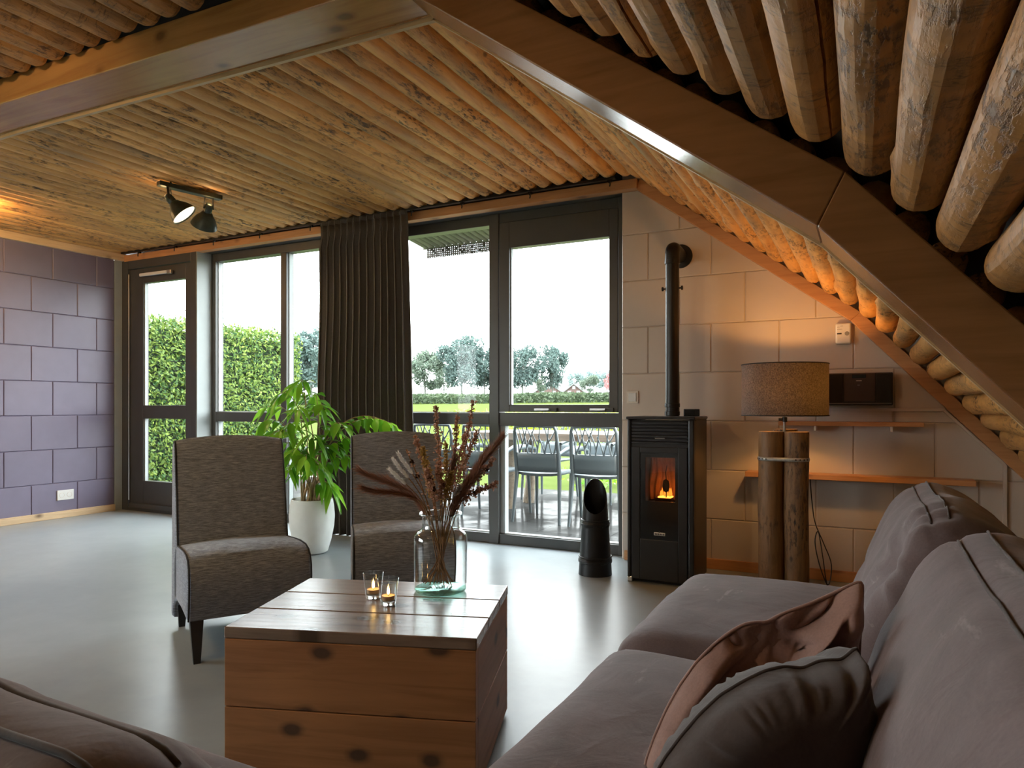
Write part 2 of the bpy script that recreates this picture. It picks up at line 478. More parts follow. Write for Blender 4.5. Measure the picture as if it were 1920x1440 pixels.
def block_wall(rects, put, normal_sign=1, c=0.006, d=0.007):
    """chamfered blocks: rects of (a0, a1, z0, z1); put(a, depth, z) -> world point"""
    m = MB()
    for a0, a1, z0, z1 in rects:
        if a1 - a0 < 0.02 or z1 - z0 < 0.02: continue
        o = [(a0, z0), (a1, z0), (a1, z1), (a0, z1)]
        i = [(a0 + c, z0 + c), (a1 - c, z0 + c), (a1 - c, z1 - c), (a0 + c, z1 - c)]
        b = len(m.v)
        m.v += [tuple(put(a, -d, z)) for a, z in o] + [tuple(put(a, 0, z)) for a, z in i]
        fs = [(4, 5, 6, 7)] + [(k, (k + 1) % 4, 4 + (k + 1) % 4, 4 + k) for k in range(4)]
        for f in fs:
            g = tuple(b + q for q in f); m.f.append(g if normal_sign > 0 else g[::-1])
    return m

BW = 0.3935
# purple wall
rects = []
for k in range(-1, 7):
    z1 = 2.111 - 0.3 * (k - 1) - 0.3; z0 = z1 - 0.3
    z1 = min(z1, 2.42)
    y0 = 4.0726 if k % 2 else 3.8953
    ys = [y0 + BW] + [y0 - BW * i for i in range(0, 9)]
    ys = [min(y, 4.245) for y in ys]
    for a, b in zip(ys[1:], ys[:-1]): rects.append((max(a, 1.0), b, max(z0, 0.0), z1))
m = block_wall(rects, lambda a, dd, z: (XL + dd, a, z), 1)
m.box(XL - 0.2, XL - 0.007, 1.0, 4.245, 0, 2.56)
m.box(XL - 0.2, XL - 0.007, -3.4, 1.0, 2.2, 2.56); m.box(XL - 0.2, XL - 0.007, -3.4, 1.0, 0, 0.25)
m.box(XL - 0.2, XL - 0.007, -3.4, -2.4, 0.25, 2.2); m.box(XL - 0.2, XL - 0.007, 0.6, 1.0, 0.25, 2.2)
tag(obj('wall_west', m, M['purple']), kind='structure')
m = MB().box(XL - 0.007, XL - 0.0065, 1.0, 4.245, 0, 2.4)
# cream block wall beside the window
rects = []
for k in range(-2, 7):
    z1 = 2.1031 - 0.3 * k; z0 = z1 - 0.3
    x0 = -1.2462 if k % 2 == 0 else -1.0465
    xs = [x0 - BW] + [x0 + BW * i for i in range(0, 8)]
    xs = [max(x, -1.42) for x in xs]
    for a, b in zip(xs[:-1], xs[1:]):
        if Lz(a) + 0.10 < z0: continue
        rects.append((a, b, max(z0, 0.0), min(z1, 2.55)))
m = block_wall(rects, lambda a, dd, z: (a, DW - dd, z), 1)
zz = [(-1.42, 0), (1.66, 0), (0.10, 1.66), (-1.22, 2.62), (-1.42, 2.62)]
m.prism([Vector((x, DW + 0.007, z)) for x, z in zz], (0, 0.2, 0))
tag(obj('wall_north', m, M['cream']), kind='structure')
# lintel zone over the windows (hidden above the trim)
tag(obj('trim_5', MB().box(-6.6, -1.42, 4.40, 4.6, 2.385, 2.57), M['frame']), kind='structure')
# walls behind the camera
m = MB().box(-6.6, 1.55, -3.4, -3.2, 0, 2.56)
tag(obj('wall_south', m, M['cream']), kind='structure')

def glazing(name, frames, panes, mat=None, extra=None):
    f = MB()
    for b in frames: f.box(*b)
    o = tag(obj(name, f, mat or M['frame'], bevel=0.003), kind='structure')
    for b in panes: obj('pane', MB().box(*b), M['pane'], o)
    return o
ys_ = [-2.4, -0.9, 0.6]  # unseen west window, added to let more daylight in
glazing('added_window', [(-6.54, -6.46, -2.4, 0.6, 0.25, 0.33), (-6.54, -6.46, -2.4, 0.6, 2.12, 2.2)] + [(-6.54, -6.46, y - 0.04, y + 0.04, 0.33, 2.12) for y in ys_],
        [(-6.505, -6.495, a + 0.04, b - 0.04, 0.33, 2.12) for a, b in zip(ys_[:-1], ys_[1:])])

# skirtings
tag(obj('baseboard_west', MB().box(XL, XL + 0.018, 1.0, 4.245, 0, 0.062), M['trim_pale'], bevel=0.003), kind='structure')
tag(obj('baseboard_north', MB().box(-1.40, 1.25, DW - 0.018, DW, 0, 0.062), M['trim'], bevel=0.003), kind='structure')
# timber trim along the wall tops
tag(obj('trim_1', MB().box(XL + 0.04, -1.30, 4.315, 4.387, 2.378, 2.440), M['trim'], bevel=0.003), kind='structure')
tag(obj('trim_4', MB().box(XL, XL + 0.04, -3.2, 4.387, 2.385, 2.452), M['trim_pale'], bevel=0.003), kind='structure')
tb = [(-1.315, 2.378), (-0.081, 1.471), (1.30, -0.01)]; tt = [(-1.285, 2.440), (-0.030, 1.517), (1.39, -0.01)]
for i, nm in ((0, 'trim_2'), (1, 'trim_3')):
    pts = [Vector((x, 4.335, z)) for x, z in (tb[i], tb[i + 1], tt[i + 1], tt[i])]
    tag(obj(nm, MB().prism(pts, (0, 0.052, 0)), M['trim'], bevel=0.003), kind='structure')

# ------------------------------------------------------------------ glazed wall
FY0, FY1, GY = 4.48, 4.57, 4.555
# door in front plane y 4.32
DY = 4.32
fr = MB()
fr.box(XL - 0.2, -6.31, DY, 4.45, 0, 2.385)                       # left jamb
fr.box(-5.43, -5.36, DY, 4.57, 0, 2.385)                            # right post
fr.box(-6.31, -5.43, DY, 4.45, 2.30, 2.385)                         # head
fr.box(-6.31, -5.43, DY, 4.45, 0, 0.03)                             # threshold
door = tag(obj('door_1', fr, M['frame'], bevel=0.003), kind='structure')
lf = MB(); ly0, ly1 = DY + 0.012, DY + 0.07
lf.box(-6.30, -6.10, ly0, ly1, 0.035, 2.295).box(-5.514, -5.435, ly0, ly1, 0.035, 2.295)
lf.box(-6.10, -5.514, ly0, ly1, 2.155, 2.295).box(-6.10, -5.514, ly0, ly1, 0.878, 1.002).box(-6.10, -5.514, ly0, ly1, 0.035, 0.29)
leaf = obj('door_leaf', lf, M['frame'], door, bevel=0.003)
obj('weather_bar', MB().box(-6.28, -5.45, DY - 0.012, DY + 0.012, 0.03, 0.075), M['frame'], door, bevel=0.003)
for z0, z1 in ((1.002, 2.155), (0.29, 0.878)):
    obj('pane', MB().box(-6.10, -5.514, ly0 + 0.04, ly0 + 0.047, z0, z1), M['pane'], leaf)
    b = MB().box(-6.102, -6.088, ly0 + 0.012, ly0 + 0.04, z0, z1)
    obj('glazing_bead', b, M['frame_light'], leaf)
cl = obj('door_closer', MB().box(-6.10, -5.72, DY - 0.03, DY - 0.008, 2.212, 2.240), M['white_plastic'], leaf, bevel=0.004)
obj('closer_pivot', MB().box(-5.72, -5.66, DY - 0.03, DY - 0.004, 2.205, 2.243), M['chrome'], leaf, bevel=0.006)
obj('hinge', MB().tube([(-6.285, DY - 0.005, 0.1), (-6.285, DY - 0.005, 2.25)], 0.006, 8), M['chrome'], leaf)
# pale grey end trim; post side with window light in its colour
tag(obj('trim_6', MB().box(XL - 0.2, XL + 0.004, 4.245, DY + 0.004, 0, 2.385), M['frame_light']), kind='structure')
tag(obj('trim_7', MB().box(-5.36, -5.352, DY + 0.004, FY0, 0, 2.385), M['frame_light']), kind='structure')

MX = [(-5.352, -5.30), (-4.501, -4.435), (-3.36, -3.28), (-2.449, -2.372)]
def window(name, x0, x1, mullions, zt, zb0, zb1, ztop=2.31):
    f = MB()
    f.box(x0, x1, FY0, FY1, ztop, 2.385); f.box(x0, x1, FY0, FY1, 0, 0.07)
    for a, b in mullions: f.box(a, b, FY0, FY1, 0.07, ztop)
    for (a, b), (c, d) in zip(mullions[:-1], mullions[1:]):
        f.box(b, c, FY0, FY1, zb0, zb1)
    o = tag(obj(name, f, M['frame'], bevel=0.003), kind='structure')
    for (a, b), (c, d) in zip(mullions[:-1], mullions[1:]):
        for z0, z1 in ((0.07, zb0), (zb1, ztop)):
            obj('pane', MB().box(b, c, GY, GY + 0.006, z0, z1), M['pane'], o)
            q = MB().box(b, b + 0.006, FY0 + 0.03, GY, z0, z1).box(b, c, FY0 + 0.03, GY, z0, z0 + 0.006)
            obj('glazing_bead', q, M['frame_light'], o)
    return o
window('window_1', -5.352, -3.28, [(-5.352, -5.30), (-4.501, -4.435), (-3.36, -3.28)], 0, 0.856, 0.942)
window('window_2', -3.28, -2.449, [(-3.30, -3.28), (-2.455, -2.449)], 0, 0.858, 0.945)
f = MB()
f.box(-2.449, -2.372, FY0 - 0.012, FY1, 0, 2.385)                  # post
f.box(-1.470, -1.421, FY0 - 0.012, FY1, 0, 2.385)                  # right jamb
f.box(-2.372, -1.470, FY0, FY1, 2.318, 2.385)                      # head
f.box(-2.372, -1.470, FY0, FY1, 0.852, 0.948)                      # transom
f.box(-2.372, -1.470, FY0, FY1, 0, 0.07)
w3 = tag(obj('window_3', f, M['frame'], bevel=0.003), kind='structure')
sh = MB(); sy0, sy1 = FY0 - 0.012, FY0 + 0.06
sh.box(-2.366, -2.285, sy0, sy1, 0.953, 2.314).box(-1.535, -1.474, sy0, sy1, 0.953, 2.314)
sh.box(-2.285, -1.535, sy0, sy1, 2.128, 2.314).box(-2.285, -1.535, sy0, sy1, 0.953, 1.005)
sash = obj('sash', sh, M['frame'], w3, bevel=0.004)
obj('pane', MB().box(-2.285, -1.535, sy0 + 0.05, sy0 + 0.056, 1.005, 2.128), M['pane'], sash)
obj('glazing_bead', MB().box(-2.285, -2.277, sy0 + 0.02, sy0 + 0.05, 1.005, 2.128).box(-1.543, -1.535, sy0 + 0.02, sy0 + 0.05, 1.005, 2.128), M['frame_light'], sash)
obj('pane', MB().box(-2.335, -1.480, GY, GY + 0.006, 0.07, 0.852), M['pane'], w3)
obj('glazing_bead', MB().box(-2.372, -2.335, FY0 + 0.02, GY, 0.07, 0.852).box(-2.372, -1.47, FY0 + 0.02, GY, 0.06, 0.076), M['frame_light'], w3)
for x in (-2.07, -1.66):
    hb = MB().box(x, x + 0.11, sy0 - 0.045, sy0 - 0.015, 0.962, 0.976)
    h = obj('handle', hb, M['chrome'], sash, bevel=0.004)
    obj('handle_rose', MB().box(x + 0.085, x + 0.16, sy0 - 0.018, sy0, 0.955, 0.983), M['frame'], sash, bevel=0.003)

# ------------------------------------------------------------------ portal beam
BY0, BY1 = 1.77, 1.97
pb = thing('portal_beam', 'big laminated timber portal beam with sloping leg crossing the ceiling', 'beam', (-1.3, 1.87, 2.3))
def tilt(m, x0=-1.3, k=0.021):
    m.v = [(x, y, z + max(0, x0 - x) * k * (1 if x > -3.7 else 2.4 / max(2.4, x0 - x))) for x, y, z in m.v]; return m
cbm = MB()
cbm.quad_grid([[(x, y, z) for y, z in ((BY0, 2.306), (BY1, 2.306), (BY1, 2.422), (BY0, 2.422))] for x in (-6.39, -3.7, -1.27)], close_v=True)
cbm.poly([(-6.39, BY0, 2.306), (-6.39, BY1, 2.306), (-6.39, BY1, 2.422), (-6.39, BY0, 2.422)]); cbm.poly([(-1.27, BY0, 2.422), (-1.27, BY1, 2.422), (-1.27, BY1, 2.306), (-1.27, BY0, 2.306)])
obj('crossbeam', tilt(cbm), M['beam'], pb, bevel=0.004, merge=True)
b0 = [(-1.305, 2.3), (-0.103, 1.412), (1.20, 0.0)]
def roof_piece(y0, y1, i, lift0=0.0, lift1=0.12):
    (xa, za), (xb, zb) = b0[i], b0[i + 1]
    sh = (0.075, 0.12, 0.12)
    return MB().prism([Vector((xa, y0, za + lift0)), Vector((xb, y0, zb + lift0)), Vector((xb + sh[i + 1] * lift1 / 0.245, y0, zb + lift1 * (1 if i == 0 else 0.85))),
                       Vector((xa + sh[i] * lift1 / 0.245, y0, za + lift1))], (0, y1 - y0, 0))
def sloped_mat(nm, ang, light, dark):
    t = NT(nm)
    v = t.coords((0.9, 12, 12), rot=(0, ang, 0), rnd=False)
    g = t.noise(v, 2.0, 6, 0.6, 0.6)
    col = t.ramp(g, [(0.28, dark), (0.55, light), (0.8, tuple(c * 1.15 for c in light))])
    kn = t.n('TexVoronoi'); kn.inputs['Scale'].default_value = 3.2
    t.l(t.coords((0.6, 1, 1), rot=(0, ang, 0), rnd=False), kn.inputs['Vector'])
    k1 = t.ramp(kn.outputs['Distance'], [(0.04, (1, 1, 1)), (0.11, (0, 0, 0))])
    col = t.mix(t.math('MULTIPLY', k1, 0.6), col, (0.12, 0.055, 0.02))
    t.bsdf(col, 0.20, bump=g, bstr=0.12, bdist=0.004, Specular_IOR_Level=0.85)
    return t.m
M['rafter_a'] = sloped_mat('glued_rafter_wood_shaded', radians(-36.3), (0.235, 0.105, 0.036), (0.17, 0.073, 0.024))  # beam wood darkened: the shade on both slopes is in the colour
M['rafter_b'] = sloped_mat('glued_leg_wood_shaded', radians(-47.2), (0.235, 0.105, 0.036), (0.17, 0.073, 0.024))
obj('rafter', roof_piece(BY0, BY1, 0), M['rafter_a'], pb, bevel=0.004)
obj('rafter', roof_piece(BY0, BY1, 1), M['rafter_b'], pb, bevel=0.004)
st = tilt(MB().box(-6.39, -3.7, BY1 + 0.016, BY1 + 0.032, 2.294, 2.312).box(-3.7, -1.292, BY1 + 0.016, BY1 + 0.032, 2.294, 2.312))
for i in (0, 1):
    (xa, za), (xb, zb) = b0[i], b0[i + 1]
    st.prism([Vector((xa, BY1 + 0.016, za - 0.004)), Vector((xb, BY1 + 0.016, zb - 0.004)), Vector((xb + 0.012, BY1 + 0.016, zb + 0.012)), Vector((xa + 0.01, BY1 + 0.016, za + 0.014))], (0, 0.016, 0))
obj('edge_strip', st, M['strip'], pb)
sg = tilt(MB().box(-6.39, -3.7, BY1, BY1 + 0.016, 2.314, 2.38).box(-3.7, -1.285, BY1, BY1 + 0.016, 2.314, 2.38))
for i in (0, 1):
    (xa, za), (xb, zb) = b0[i], b0[i + 1]
    sg.prism([Vector((xa, BY1, za + 0.018)), Vector((xb, BY1, zb + 0.018)), Vector((xb + 0.05, BY1, zb + 0.1)), Vector((xa + 0.05, BY1, za + 0.1))], (0, 0.016, 0))
obj('edge_batten', sg, M['beam'], pb)

# ------------------------------------------------------------------ peeled poles lining the roof
def pole_mesh(name, L, r0, seed, n, rings, flat=False, mat=None, crack=0):
    rr = random.Random(seed); m = MB(); rows = []
    jit = [1 + rr.uniform(-0.016, 0.016) for _ in range(n)]
    cj = [rr.randrange(3, n - 3) for _ in range(crack)]; cs = [rr.uniform(0.35, 0.6) for _ in range(crack)]
    ox, oz = rr.uniform(0, 50), rr.uniform(0, 50)
    ends = [0.45, 0.80, 0.96]
    ys = [0, 0.008, 0.025] + [0.06 + (L - 0.12) * i / (rings - 1) for i in range(rings)] + [L - 0.025, L - 0.008, L]
    kn = [(rr.uniform(0.1, L - 0.1), rr.uniform(0, 2 * pi), rr.uniform(0.006, 0.014)) for _ in range(int(L * 4))]
    for k, y in enumerate(ys):
        e = ends[k] if k < 3 else (ends[len(ys) - 1 - k] if k >= len(ys) - 3 else 1.0)
        taper = 1 + 0.07 * (y / L - 0.5)
        bx = 0.006 * noise.noise(Vector((y * 1.3, ox, 0))); bz = 0.006 * noise.noise(Vector((y * 1.3, 0, oz)))
        row = []
        wob = 0.16 * noise.noise(Vector((y * 3, ox, 5))) + 0.05 * noise.noise(Vector((y * 14, ox, 9)))
        al = [(2 * pi * j / n, j, 0) for j in range(n)]
        for c in cj:
            al = [x for x in al if abs((x[0] - 2 * pi * c / n + pi) % (2 * pi) - pi) > 0.30]
            al += [(2 * pi * c / n + wob + o, c, int(abs(o) < 0.001)) for o in (-0.16, -0.05, 0, 0.05, 0.16)]
        al.sort(key=lambda x: x[0])
        for a, j, isc in al:
            q = r0 * taper * e * jit[j] * (1 + 0.07 * noise.noise(Vector((cos(a) * 0.8 + ox, y * 2.6, sin(a) * 0.8 + oz))))
            for ky, ka, kh in kn:
                da = (a - ka + pi) % (2 * pi) - pi
                q += kh * math.exp(-((y - ky) / 0.035) ** 2 - (da / 0.35) ** 2)
            for c, s0 in zip(cj, cs):
                if isc and j == c and s0 * L < y < L - 0.05: q -= 0.020 * min(1, (y - s0 * L) / 0.4)
            row.append((bx + q * cos(a), y, bz + q * sin(a)))
        rows.append(row)
    m.quad_grid(rows, close_v=True, flip=True)
    n = len(rows[0]); b = len(m.v) - len(ys) * n
    m.f.append(tuple(b + j for j in range(n))); m.f.append(tuple(b + (len(ys) - 1) * n + j for j in range(n))[::-1])
    me = bpy.data.meshes.new(name); me.from_pydata(m.v, [], m.f); me.update()
    me.polygons.foreach_set('use_smooth', [True] * len(me.polygons))
    me.set_sharp_from_angle(angle=radians(11 if flat else 50))
    me.materials.append(mat); return me
FAR = [pole_mesh('ceiling_pole', 2.285, 0.0535, 10 + i, 14, 34, False, M['log']) for i in range(6)]
NEAR = [pole_mesh('ceiling_pole', 3.0, 0.0555, 40 + i, 28, 44, True, M['log_near'], 1 if i in (1, 3, 4) else 0) for i in range(6)]
def lay_poles(meshes, xs_flat, slopes, y0, label, group, label_s, group_s, up=0.004, dy=0.0):
    rr = random.Random(len(group))
    last = -1
    def put(x, z, r, lab, grp, dy=0.0):
        nonlocal last
        k = rr.randrange(len(meshes))
        while k == last: k = rr.randrange(len(meshes))
        last = k
        o = link('ceiling_pole', meshes[k])
        o.location = (x, y0 + dy + rr.uniform(-0.008, 0.008), z)
        o.rotation_euler = (0, rr.uniform(0, 2 * pi), 0)
        o.scale = (r, 1, r)
        tag(o, lab, 'pole', grp)
    def nth(i):
        return '%d%s' % (i, 'th' if 10 < i % 100 < 14 else {1: 'st', 2: 'nd', 3: 'rd'}.get(i % 10, 'th'))
    for i, x in enumerate(xs_flat):
        r = rr.uniform(0.95, 1.03); put(x, 2.445 + 0.0545 * r + (-0.018 if dy else 0), r, label % nth(i + 1), group, dy)
    for i, x in enumerate(slopes):
        sl = 0.7344 if x < -0.04 else 1.08
        nx, nz = sl / sqrt(1 + sl * sl), 1 / sqrt(1 + sl * sl)
        r = rr.uniform(0.97, 1.04)
        put(x + nx * 0.056, Lz(x) + nz * 0.056 + up, r, label_s % nth(i + 1), group_s)
xf = [-6.33 + 0.1105 * i for i in range(46)]
xs1 = [-1.29 + 0.0905 * i for i in range(14)] + [-0.025 + 0.079 * i for i in range(14)]
lay_poles(FAR, xf, xs1, 2.008, 'round peeled pole of the ceiling beyond the beam, %s from the purple wall', 'poles of the flat ceiling beyond the beam',
          'peeled pole of the roof slope beyond the beam, %s down from the flat ceiling', 'poles of the roof slope beyond the beam')
xn = [-6.3 + 0.118 * i for i in range(43)]
xs2 = [-1.27 + 0.0955 * i for i in range(13)] + [-0.025 + 0.082 * i for i in range(13)]
lay_poles(NEAR, xn, xs2, -1.305, 'round peeled pole of the ceiling before the beam, %s from the purple wall', 'poles of the flat ceiling before the beam',
          'thick hewn pole of the slope over the sofa, %s down from the flat ceiling', 'poles of the roof slope before the beam', 0.016, 0.062)
# ------------------------------------------------------------------ armchairs
def armchair_proto():
    t = thing('armchair', 'charcoal fabric armchair left of the potted plant, its front leg fully visible', 'armchair')
    Wd = 0.235
    def loft(prof, xs, name, crown=0.0, topz=0.8):
        m = MB(); rows = []
        for x in xs:
            u = abs(x) / Wd
            ins = 0.016 * max(0, (u - 0.93) / 0.07) ** 2
            row = []
            cy = sum(p[0] for p in prof) / len(prof); cz = sum(p[1] for p in prof) / len(prof)
            for (y, z) in prof:
                d = sqrt((y - cy) ** 2 + (z - cz) ** 2)
                y2 = y + (cy - y) / d * ins; z2 = z + (cz - z) / d * ins
                if crown and z > topz - 0.25: z2 += crown * (1 - u * u) * min(1, (z - topz + 0.25) / 0.25)
                if crown == 0 and z > 0.38: z2 += 0.016 * (1 - u * u)
                row.append((x, y2, z2))
            rows.append(row)
        b = m.quad_grid(rows, close_v=True)
        n = len(prof)
        m.f.append(tuple(b + j for j in range(n))[::-1]); m.f.append(tuple(b + (len(xs) - 1) * n + j for j in range(n)))
        return m
    xs = [-Wd + 0.001, -Wd * 0.985, -Wd * 0.95] + [Wd * (-0.9 + 0.15 * i) for i in range(13)] + [Wd * 0.95, Wd * 0.985, Wd - 0.001]
    seat = [(-0.305, 0.175), (-0.322, 0.24), (-0.330, 0.30), (-0.326, 0.345), (-0.312, 0.38), (-0.285, 0.403), (-0.24, 0.415), (-0.15, 0.416), (-0.04, 0.408), (0.09, 0.396),
            (0.17, 0.36), (0.19, 0.25), (0.19, 0.165), (0.12, 0.165), (-0.1, 0.17), (-0.2, 0.173)]
    back = [(0.085, 0.385), (0.10, 0.45), (0.128, 0.58), (0.158, 0.70), (0.182, 0.79), (0.197, 0.828), (0.215, 0.840), (0.24, 0.836), (0.262, 0.815), (0.272, 0.77), (0.285, 0.6), (0.30, 0.3), (0.315, 0.045),
            (0.285, 0.04), (0.262, 0.06), (0.235, 0.105), (0.19, 0.135), (0.14, 0.15), (0.10, 0.16), (0.09, 0.25)]
    s = obj('seat', loft(seat, xs, 's'), M['heather'], t, smooth=38, world=False)
    k = obj('backrest', loft(back, xs, 'b', 0.022, 0.84), M['heather'], t, smooth=38, world=False)
    for sx in (-1, 1):
        x = sx * (Wd - 0.006)
        obj('piping', MB().tube([(x, y, z) for y, z in seat[:10]], 0.0035, 6), M['piping'], s, smooth=60, world=False)
        obj('piping', MB().tube([(x, y - 0.002, z) for y, z in back[:9]], 0.0035, 6), M['piping'], k, smooth=60, world=False)
        # side panel joining seat and back
        for (y0, y1, dy) in ((-0.265, -0.215, -0.022), (0.215, 0.265, 0.03)):
            lg = MB(); xx = sx * 0.195
            z1 = 0.18 if y0 < 0 else 0.20
            top = [(xx - 0.026, y0, z1), (xx + 0.026, y0, z1), (xx + 0.026, y1, z1), (xx - 0.026, y1, z1)]
            bot = [(xx + (px) * 0.013, (y0 + y1) / 2 + py * 0.013 + dy, 0.0) for px, py in ((-1, -1), (1, -1), (1, 1), (-1, 1))]
            lg.quad_grid([bot, top], close_v=True); lg.poly(bot[::-1]); lg.poly(top)
            obj('leg', lg, M['leg_black'], t, world=False, bevel=0.002)
    return t
ac = armchair_proto()
ac.location = (-2.431, 2.173, 0); ac.rotation_euler = (0, 0, radians(57.7))
ac2 = dup(ac, (-2.08, 2.866, 0), radians(40.7), 'charcoal fabric armchair behind the glass vase, half hidden by dried flowers')
ac['group'] = ac2['group'] = 'charcoal armchairs facing the coffee table'

# ------------------------------------------------------------------ coffee table of scaffold planks
TA = math.atan2(1.52 - 1.302, -0.868 + 1.511)
TW, TD, TH = 0.678, 0.535, 0.413
ct = thing('coffee_table', 'square box coffee table of stained scaffold planks with knots', 'coffee table', (-1.511, 1.302, 0), TA)
M['tt'] = plank_mat('stained_plank_top', (0.255, 0.18, 0.13), (0.16, 0.108, 0.075), 0, True, 0.27, 1.0, (0.07, 0.045, 0.03), 2, 7.0)
M['ts'] = plank_mat('stained_plank_side', (0.40, 0.18, 0.066), (0.28, 0.115, 0.039), 0, True, 0.5, 0.9, (0.045, 0.022, 0.014), 1, 8.0)
M['ty'] = plank_mat('stained_plank_end', (0.34, 0.165, 0.075), (0.25, 0.11, 0.046), 1, True, 0.5, 0.9, (0.045, 0.022, 0.014), 0, 8.0)
g = 0.0025
for i in range(3):
    a = TD * i / 3
    obj('top_plank', MB().box(0, TW, a + g, a + TD / 3 - g, TH - 0.030, TH), M['tt'], ct, world=False, bevel=0.003)
for (z0, z1) in ((0.205, TH - 0.031), (0.012, 0.2025)):
    obj('side_plank', MB().box(0.002, TW - 0.002, 0.002, 0.03, z0, z1), M['ts'], ct, world=False, bevel=0.002)
    obj('side_plank', MB().box(0.002, TW - 0.002, TD - 0.03, TD - 0.002, z0, z1), M['ts'], ct, world=False, bevel=0.002)
    obj('side_plank', MB().box(TW - 0.03, TW - 0.002, 0.031, TD - 0.031, z0, z1), M['ty'], ct, world=False, bevel=0.002)
    obj('side_plank', MB().box(0.002, 0.03, 0.031, TD - 0.031, z0, z1), M['ty'], ct, world=False, bevel=0.002)
obj('plinth', MB().box(0.05, TW - 0.05, 0.05, TD - 0.05, 0, 0.2), M['dark_board'], ct, world=False)

# ------------------------------------------------------------------ glass on the table
M['vase_glass'] = glass_mat('clear_vase_glass', (0.955, 0.975, 0.97), 1.5, 0.0, 1.7)
def m_solidglass():
    t = NT('refraction_teal_glass_base')
    tr = t.n('BsdfTransparent'); tr.inputs['Color'].default_value = (0.72, 0.95, 0.88, 1)
    gl = t.n('BsdfGlossy'); gl.inputs['Roughness'].default_value = 0.12; gl.inputs['Color'].default_value = (0.75, 1.0, 0.92, 1)
    df = t.n('BsdfTranslucent'); df.inputs['Color'].default_value = (0.55, 0.95, 0.82, 1)  # teal of refracted light put in as a translucent colour
    m1 = t.n('MixShader'); m1.inputs[0].default_value = 0.16; t.l(tr.outputs[0], m1.inputs[1]); t.l(df.outputs[0], m1.inputs[2])
    m2 = t.n('MixShader'); m2.inputs[0].default_value = 0.22; t.l(m1.outputs[0], m2.inputs[1]); t.l(gl.outputs[0], m2.inputs[2])
    t.l(m2.outputs[0], t.out.inputs['Surface'])
    return t.m
M['glass_base'] = m_solidglass()
VX, VY = -1.196, 1.865
vs = thing('glass_vase', 'clear glass milk-can vase holding the dried bouquet on the coffee table', 'vase', (VX, VY, TH))
vp = [(0.0, 0.004), (0.078, 0.004), (0.0835, 0.012), (0.0835, 0.165), (0.081, 0.178), (0.073, 0.189), (0.062, 0.195), (0.0585, 0.202), (0.058, 0.232), (0.060, 0.237), (0.066, 0.241), (0.0675, 0.244), (0.066, 0.247), (0.060, 0.243),
      (0.0555, 0.232), (0.056, 0.202), (0.061, 0.192), (0.071, 0.186), (0.0785, 0.176), (0.081, 0.165), (0.081, 0.02)]
obj('glass_body', MB().lathe(vp, 48), M['vase_glass'], vs, smooth=179, world=False)
obj('rim', MB().tube([(0.0655 * cos(a * pi / 18), 0.0655 * sin(a * pi / 18), 0.244) for a in range(36)], 0.0028, 8, closed=True), M['vase_glass'], vs, smooth=179, world=False)
obj('glass_base', MB().lathe([(0.0, 0.001), (0.070, 0.001), (0.080, 0.006), (0.080, 0.012), (0.05, 0.017), (0.0, 0.020)], 40), M['glass_base'], vs, smooth=60, world=False)

# dried stems: base inside the vase, then a curve outwards and up
M['pampas'] = leaf_mat('brown_pampas_hair', (0.24, 0.115, 0.075), (0.40, 0.23, 0.165), 0.2, 0.8)
M['spray'] = leaf_mat('rusty_dried_blossom', (0.42, 0.21, 0.13), (0.70, 0.47, 0.36), 0.25, 0.8)
M['spray_ochre'] = leaf_mat('ochre_dried_blossom', (0.42, 0.27, 0.07), (0.56, 0.40, 0.16), 0.25, 0.8)
M['white_grass'] = leaf_mat('bleached_grass', (0.86, 0.84, 0.80), (0.95, 0.93, 0.9), 0.25, 0.8)
M['drystem'] = plain('dried_stem', (0.26, 0.14, 0.06), 0.8, 0.25, 40)
M['drydark'] = leaf_mat('dark_dried_seed', (0.03, 0.016, 0.012), (0.08, 0.04, 0.03), 0.1, 0.8)
def bez(p0, p1, p2, p3, n):
    return [(1 - t) ** 3 * p0 + 3 * (1 - t) ** 2 * t * p1 + 3 * (1 - t) * t * t * p2 + t ** 3 * p3 for t in [i / n for i in range(n + 1)]]
def stem_curve(tip, rr):
    a = rr.uniform(0, 2 * pi); r = rr.uniform(0.01, 0.045)
    tip = Vector(tip); ctr = Vector((VX, VY, TH))
    out = Vector((tip.x - VX, tip.y - VY, 0)); L = max(out.length, 1e-4); od = out / L
    base = ctr + Vector((r * cos(a), r * sin(a), 0.026)) - od * 0.012
    neck = ctr + od * min(0.043, 0.16 * L + 0.012) + Vector((rr.uniform(-.008, .008), rr.uniform(-.008, .008), 0.235))
    waist = ctr + Vector((rr.uniform(-.010, .010), rr.uniform(-.010, .010), 0.105))
    p = bez(base, base + (waist - base) * 0.7, waist - (neck - waist) * 0.3, waist, 6)
    p += bez(waist, waist + (neck - waist) * 0.4, neck - (neck - waist) * 0.35, neck, 6)[1:]
    d = (neck - waist).normalized()
    k = (tip - neck).length
    p += bez(neck, neck + d * 0.45 * k, tip - (tip - neck) * 0.25 - Vector((0, 0, 0.0)), tip, 12)[1:]
    return p
